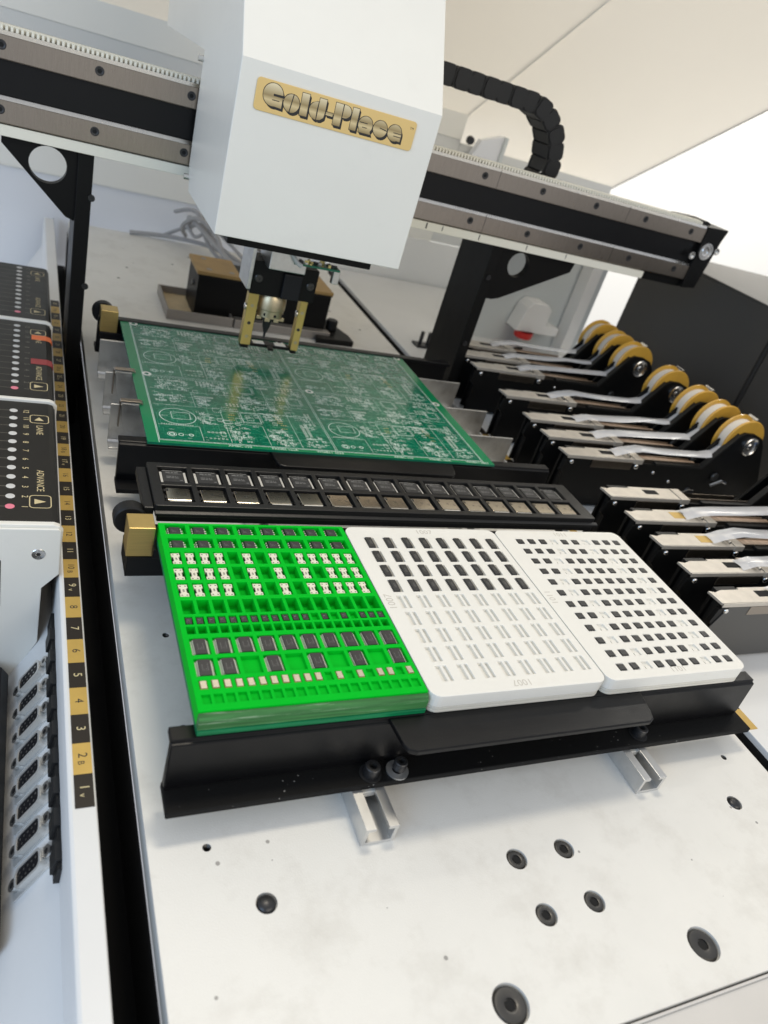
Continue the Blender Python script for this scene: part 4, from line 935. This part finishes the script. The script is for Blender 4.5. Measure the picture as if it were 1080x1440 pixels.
# ================================================================== left control boxes
LT=31.2
bl=[('nearest black control box with a clean face, lane numbers and ADVANCE lettering',25.6,157.6),('middle black control box with orange and red tape on its face',160.6,289.4),('farthest black control box with a plain black face',292.6,420)]
for bi,(lab,y0,y1) in enumerate(bl):
    t=thing('control_box',(-80,(y0+y1)/2,0),lab,'control box','control boxes on the left bank')
    part(t,'housing', MB().prism([(-43.4,3.2),(-42.6,27),(-46,29.8),(-135,29.8),(-135,-60),(-62,-60),(-52,-40),(-52,-5)],'y',y0-4.6,y1-2.8), 'panel_paint', bev=.6)
    fp=part(t,'face_panel', MB().prism([(-43.2,20),(-42.9,27.4),(-44.4,30.4),(-47,LT),(-135,LT),(-135,29.9),(-46.2,29.9),(-43.5,27)],'y',y0,y1-3), 'face_black', bev=.3)
    part(t,'divider', MB().prism([(-42.4,3),(-41.6,28.6),(-43.4,31.4),(-46,32.4),(-135,32.4),(-135,3)],'y',y0-4.9,y0-1.6), 'cover_paint', bev=.5)
    ly=[y0+12.6+9.45*k for k in range(12)]
    ln=MB(); tx=MB(); go=MB()
    for k,y in enumerate(ly):
        part(fp,'indicator_lamp', MB().add([(-66.4+2.25*math.cos(2*math.pi*q/20),y+2.25*math.sin(2*math.pi*q/20),LT+.12) for q in range(20)]+[(-66.4,y,LT+.3)],[(q,(q+1)%20,20) for q in range(20)]), 'lamp_pink' if k==0 else 'lamp_white')
        ln.line(-68.8,y,-110,y,.35,LT+.06)
        tx.text(str(k+1),4.4,lambda u,v:(-59.6+v,y-u,LT+.08))
    part(fp,'lamp_lines', ln, 'face_line'); part(fp,'lane_numbers', tx, 'face_line' if bi else 'label_text')
    go.text('ADVANCE',5.0,lambda u,v:(-52.2+v*1.05,y0+38-u*.92,LT+.08)); go.text('LANE',5.0,lambda u,v:(-52.2+v*1.05,y0+94-u*.92,LT+.08))
    for yc,hw in ((y0+17.6,6.0),(y0+107.5,5.2)):
        o_=rrect(-57.5,-46.8,yc-hw,yc+hw,2.2,4); i_=rrect(-57.0,-47.3,yc-hw+.5,yc+hw-.5,1.8,4); n=len(o_)
        go.add([(a_,b_,LT+.08) for a_,b_ in o_]+[(a_,b_,LT+.08) for a_,b_ in i_],[(q,(q+1)%n,n+(q+1)%n,n+q) for q in range(n)])
        if yc<y0+50: go.add([(-55.0,yc+2.4,LT+.08),(-55.0,yc-2.4,LT+.08),(-49.4,yc,LT+.08)],[(0,1,2)])
        else: go.add([(-55.0,yc-1.8,LT+.08),(-49.6,yc-1.8,LT+.08),(-52.3,yc+2.4,LT+.08)],[(0,1,2)])
    part(fp,'lettering', go, 'face_gold', kind='stuff')
    if bi==1:
        part(t,'orange_tape', MB().prism([(-56.6,LT+.2),(-46.8,LT+.25),(-43.6,30.4),(-42.6,28),(-42.6,27.6),(-44,30),(-46.8,LT+.05),(-56.6,LT+.05)],'y',y0+94,y0+102), 'tape_orange')
        part(t,'red_tape', MB().prism([(-57,LT+.2),(-46.8,LT+.25),(-43.6,30.4),(-42.6,28),(-42.6,27.6),(-44,30),(-46.8,LT+.05),(-57,LT+.05)],'y',y0+52,y0+60.5), 'tape_red')
    if bi==0:
        outl=[(-42.2,2.0),(-42.5,29.4),(-43.8,30.8),(-135,30.8),(-135,-40),(-96,-72),(-66,-72.6),(-62.5,-70.6),(-51,-46),(-50.4,-7.5)]
        fpl=part(t,'front_plate', MB().prism(outl,'y',y0-6.4,y0-4.95), 'cover_paint', bev=.5)
        part(fpl,'plate_screw', MB().lathe((-52.6,y0-6.4,15),[(0,.1),(1.2,.1),(1.4,-.5),(3.1,-.3),(3.4,0)],'y',n=24), 'steel_bright', smooth=True)
        part(fpl,'plate_screw_drive', MB().prism(circ(-52.6,15,1.15,6),'y',y0-6.55,y0-6.4), 'screw_dark')
        part(fpl,'window', MB().prism(rrect(-110,-69.6,-20,12,1.5,3),'y',y0-6.5,y0-6.35), 'gap_black')
        part(t,'rear_body', MB().prism([(-44,2),(-51.6,-7),(-52,-46),(-64,-70),(-135,-70),(-135,28),(-44,28)],'y',y0-4.9,y1+200), 'black_plastic')
# black guide strip and connectors on the sloping panel
gs=solo('guide_strip', MB().prism([(-43.9,-34.0),(-43.4,-24),(-45.0,-23.8),(-46.4,-33.8)],'y',-131,18), 'black_plastic', (-46,-56,-33), 'black slotted guide strip along the sloping connector panel','strip', bev=.2)
ORG[gs.name]=(-46,-56,-33)
for k in range(9):
    part(gs,'guide_block', MB().prism([(-44.0,-33.2),(-43.5,-23.0),(-46.0,-22.6),(-47.6,-32.4)],'y',-128+15.62*k,-119.6+15.62*k), 'chain_plastic', bev=.3)
dvec=Vector((12.2,0,20.8)).normalized(); nvec=Vector((-20.8,0,12.2)).normalized()
def dpt(cy_,u,v,w):   # u along the long axis, v along y, w out of the panel
    p=Vector((-51.9,cy_,-48.6))+dvec*u+nvec*w; return (p.x,p.y+v,p.z)
def dloop(hu,hv,r,n=5):
    base=[(-hu+.0,-hv),(hu,-hv),(hu-.0,hv-.0),(-hu,hv)]
    return rrect(-hu,hu,-hv,hv,r,n)
for k in range(8):
    yc=-114.2+15.62*k
    def ext(lp,w0,w1,mb):
        n=len(lp); return mb.add([dpt(yc,a_,b_,w0) for a_,b_ in lp]+[dpt(yc,a_,b_,w1) for a_,b_ in lp],[tuple(range(n))[::-1],tuple(range(n,2*n))]+[(q,(q+1)%n,n+(q+1)%n,n+q) for q in range(n)])
    fl_=ext(rrect(-15.2,15.2,-5.6,5.6,1.2,3),0.15,.9,MB())
    con=part(bank,'serial_connector', fl_, 'connector_shell')
    o_=dloop(9.2,4.7,2.9); i_=dloop(8.0,3.6,2.2); n=len(o_)
    sh2=MB().add([dpt(yc,a_,b_,.9) for a_,b_ in o_]+[dpt(yc,a_,b_,4.0) for a_,b_ in o_]+[dpt(yc,a_,b_,4.0) for a_,b_ in i_]+[dpt(yc,a_,b_,3.0) for a_,b_ in i_],
        [(q,(q+1)%n,n+(q+1)%n,n+q) for q in range(n)]+[(n+q,n+(q+1)%n,2*n+(q+1)%n,2*n+q) for q in range(n)]+[(2*n+q,2*n+(q+1)%n,3*n+(q+1)%n,3*n+q) for q in range(n)])
    part(con,'shell', sh2, 'connector_shell', smooth=True)
    part(con,'insert', ext(i_,2,3.6,MB()), 'dsub_insert')
    ph=MB()
    for q in range(5): 
        c_=[(-5.6+2.8*q+.55*math.cos(2*math.pi*a_/8),1.4+.55*math.sin(2*math.pi*a_/8)) for a_ in range(8)]; ph.add([dpt(yc,a_,b_,3.66) for a_,b_ in c_],[tuple(range(8))])
        if q<4:
            c_=[(-4.2+2.8*q+.55*math.cos(2*math.pi*a_/8),-1.4+.55*math.sin(2*math.pi*a_/8)) for a_ in range(8)]; ph.add([dpt(yc,a_,b_,3.66) for a_,b_ in c_],[tuple(range(8))])
    part(con,'contacts', ph, 'aluminium', kind='stuff')
    for u in (-12.2,12.2):
        sc=ext([(u+2.7*math.cos(2*math.pi*a_/16),2.7*math.sin(2*math.pi*a_/16)) for a_ in range(16)],.95,3.2,MB())
        part(con,'jack_screw', sc, 'aluminium', smooth=True)
        part(con,'jack_hole', ext([(u+1.3*math.cos(2*math.pi*a_/10),1.3*math.sin(2*math.pi*a_/10)) for a_ in range(10)],3.1,3.26,MB()), 'screw_dark')
# black block standing in for the dark void beyond the connector panel
dk=solo('void_block', MB().prism([(-66.6,-70),(-64.4,-64),(-68,-58),(-130,-36),(-130,-120),(-92,-120)],'y',-137,14), 'black_plastic', (-80,-60,-110), 'dark duct at the left edge below the connectors','void', bev=1)
# ================================================================== things at the back of the bed
tt=thing('tool_tray',(96,455,0),'shallow metal tray with a tan floor behind the circuit board','tray')
x0,x1,y0,y1=64,130,418,490
part(tt,'rim', MB().box(x0,x1,y0,y0+2,0.05,10).box(x0,x1,y1-2,y1,0.05,10).box(x0,x0+2,y0+2.02,y1-2.02,0.05,10).box(x1-2,x1,y0+2.02,y1-2.02,0.05,10), 'tray_rim', bev=.3)
part(tt,'floor', MB().box(x0+2.02,x1-2.02,y0+2.02,y1-2.02,0.1,2.6), 'tray_wood')
part(tt,'centre_hole', MB().cyl((97,455,2.62),6,.1,'z',20), 'tray_rim')
tt2=solo('tool_shelf', MB().box(131.5,236,418,428,0.05,9), 'tray_rim', (180,423,0), 'long grey metal strip behind the circuit board under the head','strip', bev=.4)
tb_=thing('tool_block',(165,455,0),'black tool station with a gold top plate behind the head','tool station')
part(tb_,'body', MB().box(92,233,431,482,0.05,44), 'black_paint', bev=.6)
part(tb_,'cap', MB().box(91,233.5,430.5,483,44.05,45.4), 'black_paint')
tpz=part(tb_,'top_plate', MB().box(90,134,430,484,45.5,49), 'gold_plate', bev=.4)
part(tb_,'top_plate', MB().box(204,234,430,484,45.5,49), 'gold_plate', bev=.4)
for x,y in ((103,440),(103,474),(126,440)): part(tpz,'plate_hole', MB().cyl((x,y,49.02),3.0,.1,'z',16), 'tray_rim')
part(tb_,'nozzle_socket', MB().lathe((150,440,45.45),[(5,0),(9,0),(9,3.4),(5,3.4),(5,0)],n=24), 'screw_steel', smooth=True)
part(tb_,'side_screw', MB().lathe((91.5,452,30),[(0,-1.5),(2.4,-1.5),(3,0)],'x',n=16), 'screw_steel', smooth=True)
cf=thing('clamp_foot',(246,440,0),'black clamp foot with a knurled knob behind the board','clamp')
part(cf,'foot', MB().prism([(218,408),(262,410),(262,428),(246,478),(236,478)],'z',0.05,6), 'black_paint', bev=.6)
part(cf,'knob', MB().lathe((244,440,6.05),[(0,11),(5.4,11),(6.4,10),(6.4,1),(5.4,0)],n=24), 'black_plastic', smooth=True)
st=thing('standing_screws',(366,446,0),'two small black screws standing on the right ledge behind the post','screws')
part(st,'plate', MB().box(354,378,438,454,0.05,2.4), 'screw_dark', bev=.4)
for x in (361,371): part(st,'screw', MB().cyl((x,446,2.5),2.2,15,'z',14), 'screw_dark', smooth=True)
def sm(pts,n=6):
    out=[]; P=[Vector(p) for p in pts]
    for i in range(len(P)-1):
        p0,p1,p2,p3=P[max(i-1,0)],P[i],P[i+1],P[min(i+2,len(P)-1)]
        for k in range(n):
            t=k/n; out.append(.5*((2*p1)+(-p0+p2)*t+(2*p0-5*p1+4*p2-p3)*t*t+(-p0+3*p1-3*p2+p3)*t**3))
    return out+[P[-1]]
cw=thing('cable_bundle',(140,640,0),'loose bundle of grey cables lying behind the tool station','cables')
for pts,r in (([(55,694,3),(105,692,7),(150,660,12),(170,600,14),(176,540,30),(170,500,58),(150,470,72)],2.6),([(130,705,20),(118,655,44),(136,612,34),(160,560,22),(180,530,36),(190,500,60)],3.0),([(108,705,36),(126,664,50),(150,640,24),(178,580,18),(196,540,30)],2.4),
  ([(146,705,50),(138,668,30),(152,630,10),(186,600,8),(210,590,4)],2.4),([(124,700,10),(112,664,30),(122,632,50),(142,610,40),(150,575,24),(172,545,30),(186,515,58)],2.6),([(96,700,5),(120,690,22),(140,650,40),(160,600,34),(180,560,20),(200,560,6)],2.2),([(116,652,34),(124,640,26),(134,636,36),(130,648,46),(118,654,40)],2.2)):
    part(cw,'cable', MB().tube(sm(pts),r,10), 'cable_grey', smooth=True)
# white switch box with red button on the slate panel
sb=thing('switch_box',(545,500,20),'white switch box with a red button on the grey rear panel','switch')
part(sb,'case', MB().prism([(512,25),(578,25),(578,36),(556,36),(556,58),(548,64),(526,64),(519,56)],'y',484,511), 'rear_white', bev=1.2)
part(sb,'red_button', MB().lathe((530,490,22),[(0,-6),(11,-6),(12.5,-4),(12.5,3)],n=24), 'red_plastic', smooth=True)
rb=thing('rear_bracket',(520,716,175),'small blue grey metal bracket fixed on the rear wall above the gantry','bracket')
part(rb,'plate', MB().prism([(486,176),(533,176),(533,224),(500,212)],'y',700,712), 'rear_blue')
part(rb,'edge', MB().box(533.2,538,696,712,176,224), 'rear_slate')
part(rb,'bolt', MB().lathe((484,705,208),[(0,-5),(5,-5),(6,0)],'y',n=14), 'screw_dark', smooth=True)
jn=solo('blue_connector', MB().box(560,572,60,72,40,50).box(552,572,58,70,30,39.5), 'blue_plastic', (565,65,30), 'small blue and grey clip at the right edge beside the nearest reel','clip', bev=.5)
